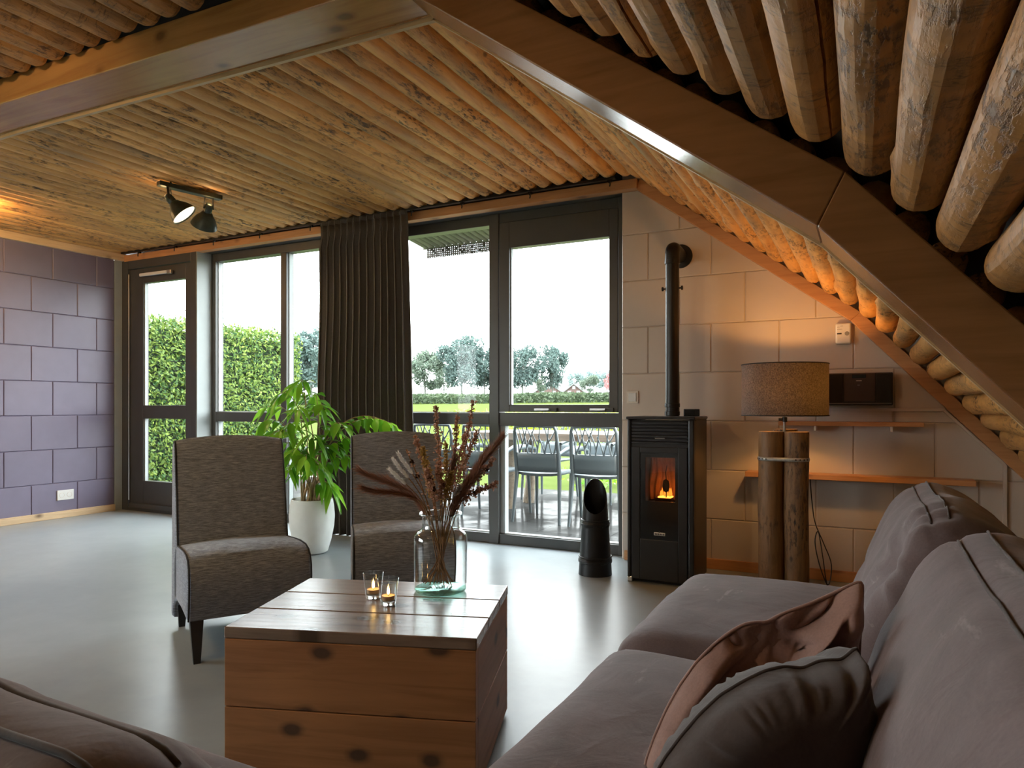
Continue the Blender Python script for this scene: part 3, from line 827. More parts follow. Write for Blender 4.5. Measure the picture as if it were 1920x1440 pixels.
def plume(m, pts, rad, n, ln, rr, thin=0.0016, spread=0.75):
    """hairs along the curve, tapering to the tip"""
    k = len(pts)
    for _ in range(n):
        f = rr.random(); q = f * (k - 1); i = min(int(q), k - 2)
        p = pts[i].lerp(pts[i + 1], q - i); t = (pts[i + 1] - pts[i]).normalized()
        w = (0.25 + 0.75 * sin(pi * min(1, 0.12 + f * 0.95))) * rad
        o = Vector((rr.gauss(0, 1), rr.gauss(0, 1), rr.gauss(0, 1))); o -= t * o.dot(t); o.normalize()
        a = p + o * w * rr.uniform(0, 0.45); e = a + (t * 1.0 + o * spread * rr.uniform(0.3, 1)).normalized() * ln * rr.uniform(0.6, 1.2)
        s = t.cross(o).normalized() * thin
        m.poly([a - s, a + s, e])
def dried_stem(kind, label, group, tip, rr, f0=0.55):
    pts = stem_curve(tip, rr)
    o = thing(kind, label, 'dried flower', tuple(pts[0]), 0, group)
    m = MB(); m.tube(pts, [0.0017] * len(pts), 5); obj('stem', m, M['drystem'], o, smooth=179)
    return o, pts, pts[int(len(pts) * f0):]
DV = 2.18
rb = random.Random(23)
pam = [((676, 883), 2.20, 'brown pampas plume arching far left out of the vase', 520, 0.014, 0.62),
       ((682, 916), 2.12, 'brown pampas plume drooping left below its longer twin', 420, 0.012, 0.62),
       ((940, 820), 2.12, 'thick brown pampas plume leaning right with a pale tip', 620, 0.016, 0.5),
       ((912, 846), 2.24, 'brown pampas plume leaning right behind the pale-tipped one', 520, 0.016, 0.5),
       ((853, 858), 2.08, 'short upright brown bottlebrush plume in the front of the bouquet', 420, 0.012, 0.6),
       ((900, 880), 2.06, 'low brown plume leaning right over the vase rim', 420, 0.015, 0.48),
       ((730, 900), 2.26, 'short brown plume leaning left close over the vase rim', 420, 0.013, 0.5)]
for (uv, d, lab, n, rad, f0) in pam:
    o, pts, hd = dried_stem('pampas_stem', lab, 'brown pampas stems in the vase', at(*uv, d), rb, f0)
    m = MB(); plume(m, hd, rad, n * 2, 0.036, rb, 0.0011)
    obj('plume', m, M['pampas'], o)
for uv, d, lab in (((747, 850), 2.2, 'tallest bleached white grass ear left in the bouquet'), ((738, 862), 2.18, 'middle bleached white grass ear left in the bouquet'),
                   ((731, 880), 2.16, 'lowest bleached white grass ear left in the bouquet'), ((862, 912), 2.1, 'bleached white grass ear low on the right, near the vase rim')):
    o, pts, hd = dried_stem('white_grass_stem', lab, 'bleached grasses in the vase', at(*uv, d), rb, 0.78)
    m = MB(); plume(m, hd, 0.007, 420, 0.014, rb, 0.0018, 0.9)
    obj('ear', m, M['white_grass'], o)
def blossoms(m, pts, n, rad, size, rr):
    k = len(pts)
    for _ in range(n):
        f = rr.random(); q = f * (k - 1); i = min(int(q), k - 2)
        p = pts[i].lerp(pts[i + 1], q - i)
        c = p + Vector((rr.gauss(0, 1), rr.gauss(0, 1), rr.gauss(0, 1))) * rad * (0.35 + 0.65 * (1 - f)) * 0.6
        for _ in range(3):
            d1 = Vector((rr.gauss(0, 1), rr.gauss(0, 1), rr.gauss(0, 1))).normalized() * size * rr.uniform(0.6, 1.2)
            d2 = d1.cross(Vector((rr.gauss(0, 1), rr.gauss(0, 1), rr.gauss(0, 1)))).normalized() * size * 0.7
            m.poly([c - d1 * 0.3, c + d2 * 0.6 + d1 * 0.3, c + d1, c - d2 * 0.6 + d1 * 0.3])
spr = [((817, 762), 2.28, 'spray', 'rusty dried spire reaching highest on the left of the bouquet'),
       ((858, 778), 2.28, 'spray', 'rusty dried spire second from the left among the tallest'),
       ((887, 752), 2.24, 'spray', 'tallest rusty dried spire on the right of the bouquet'),
       ((778, 818), 2.14, 'spray', 'curled rusty dried flower left of the tall spires'),
       ((792, 838), 2.10, 'spray_ochre', 'ochre dried flower spike at the left front of the bouquet'),
       ((836, 830), 2.22, 'spray_ochre', 'ochre dried flower spike in the middle of the bouquet'),
       ((800, 880), 2.06, 'spray', 'low rusty dried flower at the left front of the bouquet'),
       ((822, 868), 2.04, 'spray', 'low rusty dried flower in the very middle of the bouquet'),
       ((895, 808), 2.16, 'spray', 'rusty dried flower left of the pale-tipped plume'),
       ((873, 815), 2.26, 'spray', 'airy rusty dried flower under the tallest right spire'),
       ((932, 905), 2.14, 'spray', 'rusty dried twig sticking out far right over the table'),
       ((848, 885), 2.06, 'spray_ochre', 'ochre dried flower low between the front plumes'),
       ((925, 860), 2.2, 'spray', 'thin rusty dried flower under the pale-tipped plume'),
       ((762, 842), 2.2, 'spray', 'fine rusty twig bending over beside the white grass')]
for uv, d, mt, lab in spr:
    o, pts, hd = dried_stem('dried_flower_stem', lab, 'dried flower stems in the vase', at(*uv, d), rb, 0.6)
    m = MB(); blossoms(m, hd, 190 if uv[0] != 762 else 14, 0.014, 0.0072, rb)
    obj('blossom', m, M[mt], o)
    if mt == 'spray' and uv[1] > 815:
        for q_ in (0.35, 0.7):
            m2 = MB(); c_ = hd[int((len(hd) - 1) * q_)] + Vector((rb.uniform(-.008, .008), rb.uniform(-.008, .008), 0)); blossoms(m2, [c_, c_ + Vector((0, 0, 0.004))], 9, 0.003, 0.010, rb); obj('seed_head', m2, M['drydark'], o)

# candle glasses with tealights
def candle(px, d_lab, l2):
    p = at(px[0], px[1], px[2]); x, y = p.x, p.y
    cg = thing('candle_glass', d_lab, 'candle holder', (x, y, TH))
    pr = [(0.0, 0.001), (0.0205, 0.001), (0.022, 0.004), (0.031, 0.078), (0.0300, 0.0785), (0.0225, 0.016), (0.0, 0.014)]
    obj('glass_cup', MB().lathe(pr, 32), M['vase_glass'], cg, smooth=50, world=False)
    obj('glass_foot', MB().lathe([(0, 0.002), (0.0200, 0.002), (0.0212, 0.006), (0.0212, 0.012), (0, 0.0125)], 28), M['foot_glass'], cg, smooth=50, world=False)
    tl = thing('tealight', l2, 'candle', (x, y, TH + 0.0165))
    obj('foil_cup', MB().lathe([(0, 0), (0.0185, 0), (0.0195, 0.012), (0.0188, 0.012), (0.018, 0.002)], 28), M['tealight_metal'], tl, smooth=50, world=False)
    obj('wax', MB().lathe([(0.0, 0.0095), (0.006, 0.009), (0.0183, 0.011)], 28), M['tealight_wax'], tl, smooth=60, world=False)
    obj('wick', MB().tube([(0, 0, 0.009), (0.0005, 0, 0.015)], 0.0008, 6), M['piping'], tl, world=False)
    obj('flame', MB().lathe([(0.0, 0.0135), (0.0028, 0.016), (0.0042, 0.021), (0.0036, 0.027), (0.0018, 0.034), (0.0, 0.040)], 14), M['flame'], tl, smooth=179, world=False)
M['tealight_metal'] = plain('glow_tinted_tealight_cup', (0.55, 0.36, 0.22), 0.35, 0.1, 60, 0.0, Metallic=0.7)  # foil with the candle's orange glow put into its colour
def _fg():
    t = NT('thick_glass_foot'); t.bsdf((0.95, 0.97, 0.97), 0.02, Transmission_Weight=0.9, IOR=1.5); return t.m
M['foot_glass'] = _fg()
candle((700, 1121, 2.12), 'small conical candle glass standing further back on the coffee table', 'lit tealight inside the further candle glass')
candle((728, 1134, 2.05), 'small conical candle glass nearest the front edge of the coffee table', 'lit tealight inside the nearer candle glass')

# ------------------------------------------------------------------ corner sofa
so = thing('corner_sofa', 'taupe suede corner sofa with plump back cushions under the sloping roof', 'sofa', (0.0, 1.2, 0))
def cushion(name, c, size, r, fn=None, mat='suede', n=22, seed=0, wr=0.010, label=None):
    """plump rounded block centred at c"""
    rr = random.Random(seed); o3 = Vector((rr.uniform(0, 99), rr.uniform(0, 99), rr.uniform(0, 99)))
    sx, sy, sz = size; c = Vector(c)
    def f(p):
        q = fn(p) if fn else p
        w = c + q
        nz = noise.noise(w * 5 + o3) * 0.6 + noise.noise(w * 11 + o3) * 0.35
        d = Vector((p.x / sx, p.y / sy, p.z / sz))
        return w + d.normalized() * nz * wr
    m = MB().rbox(sx, sy, sz, r, n, f)
    return obj(name, m, M[mat], so, smooth=179, merge=True)
obj('back_frame', MB().box(0.16, 0.50, -0.2, 2.42, 0.2, 0.60), M['suede_dark'], so, bevel=0.05)
obj('base_frame', MB().box(-0.49, 0.50, 0.06, 2.42, 0.05, 0.22).box(-1.42, -0.49, -0.35, 0.80, 0.05, 0.22), M['suede_dark'], so, bevel=0.02)
for p in ((-0.43, 2.36), (0.3, 2.36), (-0.43, 0.9), (-1.36, 0.74), (-1.36, -0.28), (0.3, -0.0)):
    q = MB().lathe([(0, 0), (0.02, 0), (0.025, 0.06), (0, 0.06)], 16, (p[0], p[1], 0)); obj('leg', q, M['leg_black'], so)
def seatf(hx, hy):
    def f(p):
        t = p.z
        q = Vector(p)
        if t > 0:
            q.z += 0.022 * (1 - (p.x / hx) ** 2) * (1 - (p.y / hy) ** 2)
        return q
    return f
cushion('seat_cushion', (-0.235, 2.06, 0.315), (0.67, 0.84, 0.23), 0.085, seatf(0.335, 0.42), seed=1)
cushion('seat_cushion', (-0.235, 1.235, 0.312), (0.66, 0.80, 0.23), 0.075, seatf(0.33, 0.40), seed=2)
cushion('seat_cushion', (-0.235, 0.45, 0.310), (0.66, 0.76, 0.22), 0.07, seatf(0.33, 0.38), seed=5)
cushion('seat_cushion', (-1.01, 0.50, 0.315), (0.86, 0.70, 0.23), 0.085, seatf(0.43, 0.35), seed=3)
# back cushions: profile in x-z (front face leaning), swept along y
def back_profile():
    """closed outline (x, z), front face first"""
    return [(-0.052, 0.40), (-0.040, 0.47), (-0.016, 0.53), (0.012, 0.60), (0.040, 0.66), (0.068, 0.712), (0.098, 0.748), (0.130, 0.768), (0.168, 0.775), (0.205, 0.766), (0.245, 0.745),
            (0.290, 0.710), (0.325, 0.66), (0.345, 0.58), (0.35, 0.48), (0.34, 0.38), (0.26, 0.34), (0.12, 0.34), (0.0, 0.355)]
def back_cushion(name, y0, y1, seed, pinch=None, lift=0.0, dx=0.0, axis='y'):
    prof = back_profile(); rr = random.Random(seed); o3 = Vector((rr.uniform(0, 99),) * 3)
    # densify
    dense = []
    n = len(prof)
    for i in range(n):
        a, b, c, d = [Vector((*prof[(i + k) % n], 0)) for k in (-1, 0, 1, 2)]
        for s in range(3):
            t = s / 3
            p = 0.5 * ((2 * b) + (c - a) * t + (2 * a - 5 * b + 4 * c - d) * t * t + (3 * b - a - 3 * c + d) * t ** 3)
            dense.append((p.x, p.y))
    cx = sum(p[0] for p in dense) / len(dense); cz = sum(p[1] for p in dense) / len(dense)
    rows = []; N = 44
    for i in range(N + 1):
        f = i / N; f = 0.5 - 0.5 * cos(pi * f) * (0.35 + 0.65 * 1)
        y = y0 + (y1 - y0) * f
        e = min(f, 1 - f) * (y1 - y0)
        q = min(1, e / 0.085); sc = sqrt(max(0.0, 1 - (1 - q) ** 2)); sc = 0.55 + 0.45 * sc
        row = []
        for (px, pz) in dense:
            x = cx + (px - cx) * sc + dx; z = cz + (pz - cz) * sc + lift
            w = Vector((x, y, z))
            k = 0.010 * noise.noise(w * 5 + o3) + 0.005 * noise.noise(w * 13 + o3)
            dv = Vector((px - cx, 0, pz - cz)).normalized(); w += dv * k
            # lumbar fold and top seam
            fold = math.exp(-((pz - 0.525) / 0.022) ** 2) * (1 if px < 0.1 else 0); w += dv * (-0.010 * fold * (0.5 + 0.5 * noise.noise(Vector((y * 4, seed, 0)))))
            seam = math.exp(-((px - 0.118) / 0.008) ** 2) * (1 if pz > 0.7 else 0); w += dv * (-0.006 * seam)
            if pinch:
                yy, zz, amp = pinch; g = math.exp(-((y - yy) / 0.055) ** 2 - ((pz - zz) / 0.06) ** 2) * (1 if px < 0.16 else 0); w += dv * (-amp * g)
                rp = sqrt(((y - yy) / 0.10) ** 2 + ((pz - zz) / 0.12) ** 2)
                w += dv * (0.006 * sin(9 * math.atan2(pz - zz, y - yy)) * math.exp(-(rp - 1) ** 2 * 4)) * (1 if px < 0.16 else 0)
            row.append(w)
        rows.append(row)
    m = MB(); b = m.quad_grid(rows, close_v=True)
    k = len(dense); m.f.append(tuple(b + j for j in range(k))[::-1]); m.f.append(tuple(b + N * k + j for j in range(k)))
    if axis == 'x':   # turn the run so that it lies along x with its front facing +y
        m.v = [(-(v[1]) , 0.46 - v[0], v[2]) for v in m.v]
        m.f = [f[::-1] for f in m.f]
    o = obj(name, m, M['suede'], so, smooth=70)
    tp = [r[3 * 6 + 1] for r in rows[4:-4]]; tp2 = [r[3 * 7] for r in rows[4:-4]]
    return o, rows, dense
for (y0, y1, seed, pin, lf) in ((1.655, 2.43, 3, (1.76, 0.665, 0.035), 0.0), (0.30, 1.275, 4, None, 0.036)):
    o, rows, dense = back_cushion('back_cushion', y0, y1, seed, pin, lf)
    for ix, off in ((20, 0.0), (23, 0.0)):
        pts = [Vector(r[ix]) + Vector((-0.001, 0, 0.002)) for r in rows[8:-8]]
        obj('seam', MB().tube(pts, 0.0022, 6), M['suede_dark'], o, smooth=179)
# section with its back to the camera side
o, rows, dense = back_cushion('back_cushion', 0.40, 1.60, 9, None, -0.008, 0.0, 'x')
for ix in (20, 25):
    pts = [(-(Vector(r[ix]).y), 0.46 - Vector(r[ix]).x, Vector(r[ix]).z - 0.004 + 0.006) for r in rows[5:-5]]
    obj('seam', MB().tube(pts, 0.003, 6), M['suede_dark'], o, smooth=179)

# ------------------------------------------------------------------ scatter cushions
def pillow(name, label, outline, y, thick, mat, tilt=0.0, seed=1, seam=True, wr=0.012, yaw=0.0, dent=None, box=2.4, rf=13, sm=2):
    """outline: points (u, v) in the frame unprojected onto the upright plane y; blown up to real thickness"""
    P0 = [aty(u, v, y) for u, v in outline]
    px0 = sum(p.x for p in P0) / len(P0); pz0 = min(p.z for p in P0)
    def hit(u, v):
        r = FW + RI * ((u - 960) / FPX) + Vector((0, 0, (CY - v) / FPX))
        s_ = (y - yaw * px0 + tilt * (CH - pz0)) / (r.y - yaw * r.x - tilt * r.z)
        return Vector((0, 0, CH)) + r * s_
    P = [hit(u, v) for u, v in outline]
    if dent is not None: dent = hit(*dent)
    nrm = Vector((-yaw, 1, -tilt)).normalized()
    n = 160
    # closed smooth outline
    L = [0]; k = len(P)
    for i in range(k): L.append(L[-1] + (P[(i + 1) % k] - P[i]).length)
    ring = []
    for j in range(n):
        s = L[-1] * j / n; i = max(q for q in range(k) if L[q] <= s + 1e-9); f = (s - L[i]) / (L[i + 1] - L[i])
        ring.append(P[i].lerp(P[(i + 1) % k], f))
    for _ in range(sm):
        ring = [(ring[j - 1] + 2 * ring[j] + ring[(j + 1) % n]) / 4 for j in range(n)]
    c = sum(ring, Vector()) / n
    rr = random.Random(seed); o3 = Vector((rr.uniform(0, 99),) * 3)
    z0 = min(p.z for p in ring)
    def place(w):
        return w
    rows = []
    K = 14
    for side in (-1, 1):
        rng = range(K, -1, -1) if side < 0 else range(1, K + 1)
        for i in rng:
            f = i / K                      # 0 rim, 1 centre
            h = thick / 2 * (1 - (1 - f) ** box) ** 0.62
            row = []
            for j in range(n):
                p = ring[j].lerp(c, f ** 1.15 if f < 1 else 0.999)
                a = noise.noise(Vector((j / n * 9, f * 3, seed))) * 0.5
                d = (ring[j] - c); dl = d.length
                rip = wr * sin(j * 2 * pi / n * rf + 5 * noise.noise(Vector((j * 0.13, seed, 0)))) * math.exp(-((f - 0.16) / 0.13) ** 2) * (0.4 + noise.noise(Vector((j * 0.21, f * 2, seed + 4))))
                if dent is not None:
                    dd = (p - dent).length; h2 = h * (1 - 0.6 * math.exp(-(dd / 0.055) ** 2))
                    h2 += 0.006 * sin(7 * math.atan2(p.z - dent.z, p.x - dent.x) + 1) * math.exp(-((dd - 0.085) / 0.05) ** 2)
                    h = max(0.0, h2) if f > 0 else h
                w = p + nrm * side * (h + rip + wr * 1.2 * noise.noise(p * 9 + o3) * min(1, f * 3))
                row.append(place(w))
            rows.append(row)
    m = MB(); m.quad_grid(rows, close_v=True)
    o = thing(name, label, 'cushion', (c.x, y, z0))
    cv = obj('cover', m, mat, o, smooth=179)
    if seam:
        obj('seam', MB().tube([place(p) for p in ring], 0.003, 6, closed=True), mat, o, smooth=179)
    return o
pink = [(1617, 1088), (1600, 1095), (1560, 1114), (1520, 1132), (1480, 1146), (1452, 1158), (1438, 1169), (1420, 1166), (1395, 1170), (1365, 1188), (1335, 1212), (1305, 1243), (1275, 1285), (1250, 1330),
        (1228, 1380), (1212, 1425), (1206, 1460), (1235, 1478), (1350, 1480), (1450, 1480), (1560, 1475), (1595, 1440), (1606, 1330), (1611, 1210), (1616, 1130)]
pillow('throw_pillow', 'dusty pink suede pillow with a dented top leaning against the sofa back', pink, 1.10, 0.15, M['pink'], 0.10, 5, True, 0.010, 0.30, (1445, 1190))
dark = [(1606, 1214), (1592, 1226), (1578, 1238), (1556, 1238), (1535, 1240), (1505, 1254), (1470, 1250), (1435, 1258), (1395, 1277), (1350, 1304), (1312, 1340), (1278, 1380), (1248, 1420), (1225, 1460),
        (1215, 1500), (1225, 1545), (1400, 1560), (1560, 1555), (1625, 1530), (1640, 1440), (1632, 1350), (1618, 1280)]
pillow('throw_pillow', 'dark taupe suede pillow in front of the dusty pink one', dark, 0.88, 0.17, M['suede_dark'], 0.10, 8, True, 0.010, 0.45, None, 4.5, 27, 1)
# ------------------------------------------------------------------ curtain and rail
def curtain():
    t = thing('curtain', 'floor-length taupe pleated curtain drawn together between the windows', 'curtain', (-3.42, 4.25, 0))
    m = MB(); rows = []; n = 190; K = 26
    for k in range(K + 1):
        f = k / K; z = 0.003 + f * 2.409
        row = []
        xl = -3.865 + 0.02 * sin(f * 3) + (0.02 if f > 0.93 else 0) - 0.035 * math.exp(-((f - 0.45) / 0.25) ** 2)
        xr = -3.005 + 0.062 * (1 - f) ** 0.8
        for i in range(n + 1):
            u = i / n
            ph = u * 13.5 * 2 * pi + 0.9 * noise.noise(Vector((u * 5, f * 0.8, 3)))
            amp = 0.040 * (0.6 + 0.4 * (1 - f)) * (1 + 0.4 * noise.noise(Vector((u * 7, f * 1.2, 9))))
            if f > 0.955: amp *= 0.75
            x = xl + (xr - xl) * u + 0.010 * sin(2 * ph)
            y = 4.235 + amp * sin(ph) + 0.012 * noise.noise(Vector((u * 4, f * 2, 1)))
            if f > 0.96: y += 0.006 * sin(ph * 3)
            row.append((x, y, z))
        rows.append(row)
    m.quad_grid(rows)
    o = obj('fabric', m, M['curtain'], t, smooth=179)
    so = o.modifiers.new('solid', 'SOLIDIFY'); so.thickness = 0.003
    hd = MB(); hd.quad_grid([[Vector(p) + Vector((0, -0.004, dz)) for p in rows[-1]] for dz in (-0.008, 0.022)])
    obj('heading_tape', hd, M['curtain'], t, smooth=179)
curtain()
rl = thing('curtain_rail', 'thin black curtain rail running along the top of the windows', 'curtain rail', (-3.8, 4.26, 2.445))
obj('track', MB().box(-6.30, -1.42, 4.245, 4.275, 2.434, 2.450), M['black_metal'], rl)
for x in (-6.05, -5.55, -5.05, -4.5, -3.95, -2.98, -2.55, -2.02, -1.46):
    obj('hook', MB().tube([(x, 4.26, 2.436), (x, 4.245, 2.415), (x + 0.012, 4.235, 2.402), (x + 0.006, 4.24, 2.386)], 0.0045, 6).box(x - 0.012, x + 0.012, 4.25, 4.27, 2.42, 2.436), M['black_metal'], rl)

# ------------------------------------------------------------------ potted plant
pp = thing('potted_plant', 'leafy green bamboo-like plant in a round white pot by the curtain', 'potted plant', (-3.36, 3.63, 0))
prf = [(0, 0.004), (0.092, 0.004), (0.105, 0.012), (0.128, 0.09), (0.146, 0.18), (0.151, 0.25), (0.146, 0.32), (0.137, 0.365), (0.133, 0.367), (0.129, 0.362), (0.134, 0.32), (0.134, 0.30)]
obj('pot', MB().lathe(prf, 48), M['pot'], pp, smooth=50, world=False)
obj('soil', MB().lathe([(0, 0.325), (0.06, 0.328), (0.135, 0.318)], 24), M['soil'], pp, smooth=179, world=False)
rp = random.Random(4)
ctr = Vector((-3.36, 3.63, 0.33))
stem_m, leaf_m = MB(), MB()
def leaf(m, base, d, L, Wd, rr, droop=0.5):
    d = d.normalized(); up = Vector((0, 0, 1)); s = d.cross(up)
    if s.length < 0.05: s = Vector((rr.uniform(-1, 1), rr.uniform(-1, 1), 0))
    s.normalize(); rows = []
    tw = rr.uniform(-0.5, 0.5)
    s = (s * cos(tw) + d.cross(s) * sin(tw)).normalized(); nrm = s.cross(d)
    for k, (f, w) in enumerate(((0, 0.04), (0.15, 0.55), (0.38, 1.0), (0.65, 0.78), (0.87, 0.32), (1, 0.02))):
        c = base + d * L * f - Vector((0, 0, 1)) * droop * L * f * f
        rows.append([c - s * Wd * w / 2 + nrm * Wd * w * 0.12, c, c + s * Wd * w / 2 + nrm * Wd * w * 0.12])
    m.quad_grid(rows)
def frond(tip, nl, L, rr, lean=0.0, start=0.42, hi=0.0):
    tip = Vector(tip); a = rr.uniform(0, 2 * pi); r = rr.uniform(0.0, 0.085)
    b = ctr + Vector((r * cos(a), r * sin(a), 0))
    out = tip - b; h = Vector((out.x, out.y, 0))
    p = bez(b, b + Vector((0, 0, max(0.15, out.z * 0.75 + hi))) + h * 0.18, tip - h * 0.35 + Vector((0, 0, 0.10 + hi * 0.5)), tip, 22)
    stem_m.tube(p, [0.0052 - 0.0038 * i / 22 for i in range(23)], 6)
    stem_m.tube([b, p[3]], [0.010, 0.006], 6)
    for k in range(nl):
        f = start + (1 - start) * (k + 0.5) / nl; i = min(21, int(f * 22)); q = p[i].lerp(p[i + 1], f * 22 - i)
        t = (p[i + 1] - p[i]).normalized(); sd = t.cross(Vector((0, 0, 1)))
        if sd.length < 0.05: sd = Vector((1, 0, 0))
        sd.normalize()
        sgn = 1 if k % 2 else -1
        d = t * 0.6 + sd * sgn * rr.uniform(0.5, 1.0) + Vector((0, 0, rr.uniform(-0.75, -0.1)))
        leaf(leaf_m, q, d, L * rr.uniform(0.75, 1.15), L * 0.36 * rr.uniform(0.8, 1.2), rr, rr.uniform(0.35, 0.8))
    leaf(leaf_m, p[-1], (p[-1] - p[-3]), L, L * 0.3, rr, 0.4)
tips = [(492, 792, 4.6), (500, 765, 4.9), (520, 742, 4.75), (545, 725, 4.8), (565, 716, 4.7), (588, 742, 4.85), (604, 764, 4.6), (628, 795, 4.7), (645, 800, 4.5), (560, 768, 4.5), (538, 800, 4.55),
        (520, 838, 4.6), (545, 850, 4.45), (585, 820, 4.5), (606, 842, 4.55), (636, 838, 4.65), (664, 828, 4.7), (668, 862, 4.6), (575, 862, 4.4), (600, 880, 4.45), (622, 918, 4.65), (540, 880, 4.5), (508, 815, 4.5)]
for (u, v, d) in tips: frond(at(u, v, d), 9, 0.135, rp)
frond(at(750, 806, 4.55), 13, 0.135, rp, 0, 0.45, 0.17)
frond(at(735, 800, 4.65), 10, 0.13, rp, 0, 0.5, 0.16)
obj('stems', stem_m, M['stem'], pp, smooth=179)
obj('foliage', leaf_m, M['leaf'], pp, smooth=179)

# ------------------------------------------------------------------ pellet stove and flue
SX0, SX1, SY0, SY1, SZ = -1.216, -0.838, 3.85, 4.185, 0.932
sv = thing('pellet_stove', 'tall black pellet stove with glowing fire beside the window', 'stove', (-1.027, 4.0, 0))
wx0, wx1, wz0, wz1 = -1.112, -0.943, 0.462, 0.708
bd = MB()
bd.box(SX0 + 0.012, SX1 - 0.012, 4.03, SY1, 0.03, SZ - 0.02)
bd.box(SX0 + 0.012, wx0 - 0.02, SY0 + 0.014, 4.03, 0.03, SZ - 0.02).box(wx1 + 0.02, SX1 - 0.012, SY0 + 0.014, 4.03, 0.03, SZ - 0.02)
bd.box(wx0 - 0.02, wx1 + 0.02, SY0 + 0.014, 4.03, 0.03, wz0 - 0.02).box(wx0 - 0.02, wx1 + 0.02, SY0 + 0.014, 4.03, wz1 + 0.02, SZ - 0.02)
obj('body', bd, M['black_satin'], sv)
M['stove_side'] = plain('dark_brown_side_panel', (0.045, 0.034, 0.026), 0.4, 0.08, 6)
obj('side_panel', MB().box(SX1 - 0.012, SX1, SY0 + 0.03, SY1, 0.02, SZ - 0.012), M['stove_side'], sv, bevel=0.004)
obj('side_panel', MB().box(SX0, SX0 + 0.012, SY0 + 0.03, SY1, 0.02, SZ - 0.012), M['stove_side'], sv, bevel=0.004)
for x0, x1 in ((SX0, SX0 + 0.022), (SX1 - 0.034, SX1)):
    obj('corner_post', MB().box(x0, x1, SY0, SY0 + 0.034, 0.012, SZ - 0.012), M['black_satin'], sv, bevel=0.008)
obj('top_plate', MB().box(SX0 - 0.006, SX1 + 0.006, SY0 - 0.006, SY1, SZ - 0.012, SZ + 0.004), M['black_satin'], sv, bevel=0.005)
dr = MB(); dz0, dz1 = 0.02, 0.765
dx0, dx1 = SX0 + 0.026, SX1 - 0.038
gx0, gx1, gz0, gz1 = -1.141, -0.925, 0.247, 0.732
dr.box(dx0, gx0, SY0, SY0 + 0.014, dz0, dz1).box(gx1, dx1, SY0, SY0 + 0.014, dz0, dz1).box(gx0, gx1, SY0, SY0 + 0.014, dz0, gz0).box(gx0, gx1, SY0, SY0 + 0.014, gz1, dz1)
do = obj('door', dr, M['black_satin'], sv, bevel=0.003)
M['black_glass'] = plain('black_ceramic_glass', (0.006, 0.006, 0.006), 0.12, 0.02)
mk = MB().box(gx0, wx0, SY0 + 0.006, SY0 + 0.012, gz0, gz1).box(wx1, gx1, SY0 + 0.006, SY0 + 0.012, gz0, gz1).box(wx0, wx1, SY0 + 0.006, SY0 + 0.012, gz0, wz0).box(wx0, wx1, SY0 + 0.006, SY0 + 0.012, wz1, gz1)
obj('door_glass_border', mk, M['black_glass'], do)
M['stove_pane'] = glass_mat('smoky_stove_glass', (0.72, 0.62, 0.55))
obj('pane', MB().box(wx0, wx1, SY0 + 0.008, SY0 + 0.011, wz0, wz1), M['stove_pane'], do)
# firebox: rippled back plate, brazier with embers
fb = MB(); rows = []
for i in range(15):
    z = wz0 - 0.01 + 0.28 * i / 14
    rows.append([(wx0 - 0.018 + 0.205 * j / 40, 4.02 - 0.006 * sin(j * 0.95 + 1.5 * sin(i * 0.45 + j * 0.1)), z) for j in range(41)])
fb.quad_grid(rows)
M['firebrick'] = plain('sooty_firebrick', (0.30, 0.17, 0.10), 0.9, 0.25, 20, 0.2)
obj('firebox_plate', fb, M['firebrick'], sv, smooth=179)
obj('brazier', MB().box(-1.075, -0.985, 3.92, 4.0, wz0 - 0.018, wz0 + 0.012), M['black_metal'], sv, bevel=0.004)
M['ember'] = emit_mat('glowing_embers', (1.0, 0.33, 0.05), 4)
M['fire'] = emit_mat('orange_fire', (1.0, 0.30, 0.035), 1.6)
obj('embers', MB().box(-1.06, -0.985, 3.925, 3.99, wz0 + 0.012, wz0 + 0.02), M['ember'], sv, bevel=0.003)
rf = random.Random(2)
fl = MB()
for i in range(9):
    x = -1.05 + 0.058 * rf.random(); h = rf.uniform(0.02, 0.055); y = 3.94 + 0.04 * rf.random()
    fl.lathe([(0.0, 0.0), (0.006, 0.006), (0.007, h * 0.3), (0.004, h * 0.65), (0.0, h)], 8, (x, y, wz0 + 0.018))
obj('flames', fl, M['fire'], sv, smooth=179)
hk = MB().tube([(-1.005, 3.90, wz0 + 0.02), (-1.004, 3.90, wz0 + 0.05)], 0.003, 6)
hk.lathe([(0, -0.038), (0.014, -0.03), (0.021, 0), (0.016, 0.028), (0, 0.04)], 18, (-1.006, 3.90, wz0 + 0.085), Matrix.Diagonal((1, 0.25, 1, 1)))
hk.tube([(-1.004, 3.90, wz0 + 0.12), (-1.008, 3.90, wz0 + 0.16), (-1.0, 3.9, wz0 + 0.20)], 0.0025, 6)
obj('oval_plate', hk, M['black_metal'], sv, smooth=60)  # dark oval plate on a rod inside the firebox
gr = MB()
for i in range(7):
    z = 0.785 + 0.0185 * i
    gr.prism([Vector((dx0, SY0 + 0.012, z)), Vector((dx0, SY0 - 0.001, z + 0.002)), Vector((dx0, SY0 - 0.001, z + 0.008)), Vector((dx0, SY0 + 0.012, z + 0.013))], (dx1 - dx0, 0, 0))
go = obj('air_grille', gr, M['black_satin'], sv)
obj('badge', MB().box(-1.055, -0.998, SY0 - 0.005, SY0 + 0.001, 0.812, 0.818), M['grey_plastic'], go, bevel=0.001)
bg = obj('badge', MB().box(-1.062, -0.998, SY0 + 0.001, SY0 + 0.008, 0.272, 0.290), M['chrome'], do, bevel=0.003)
lt = MB()
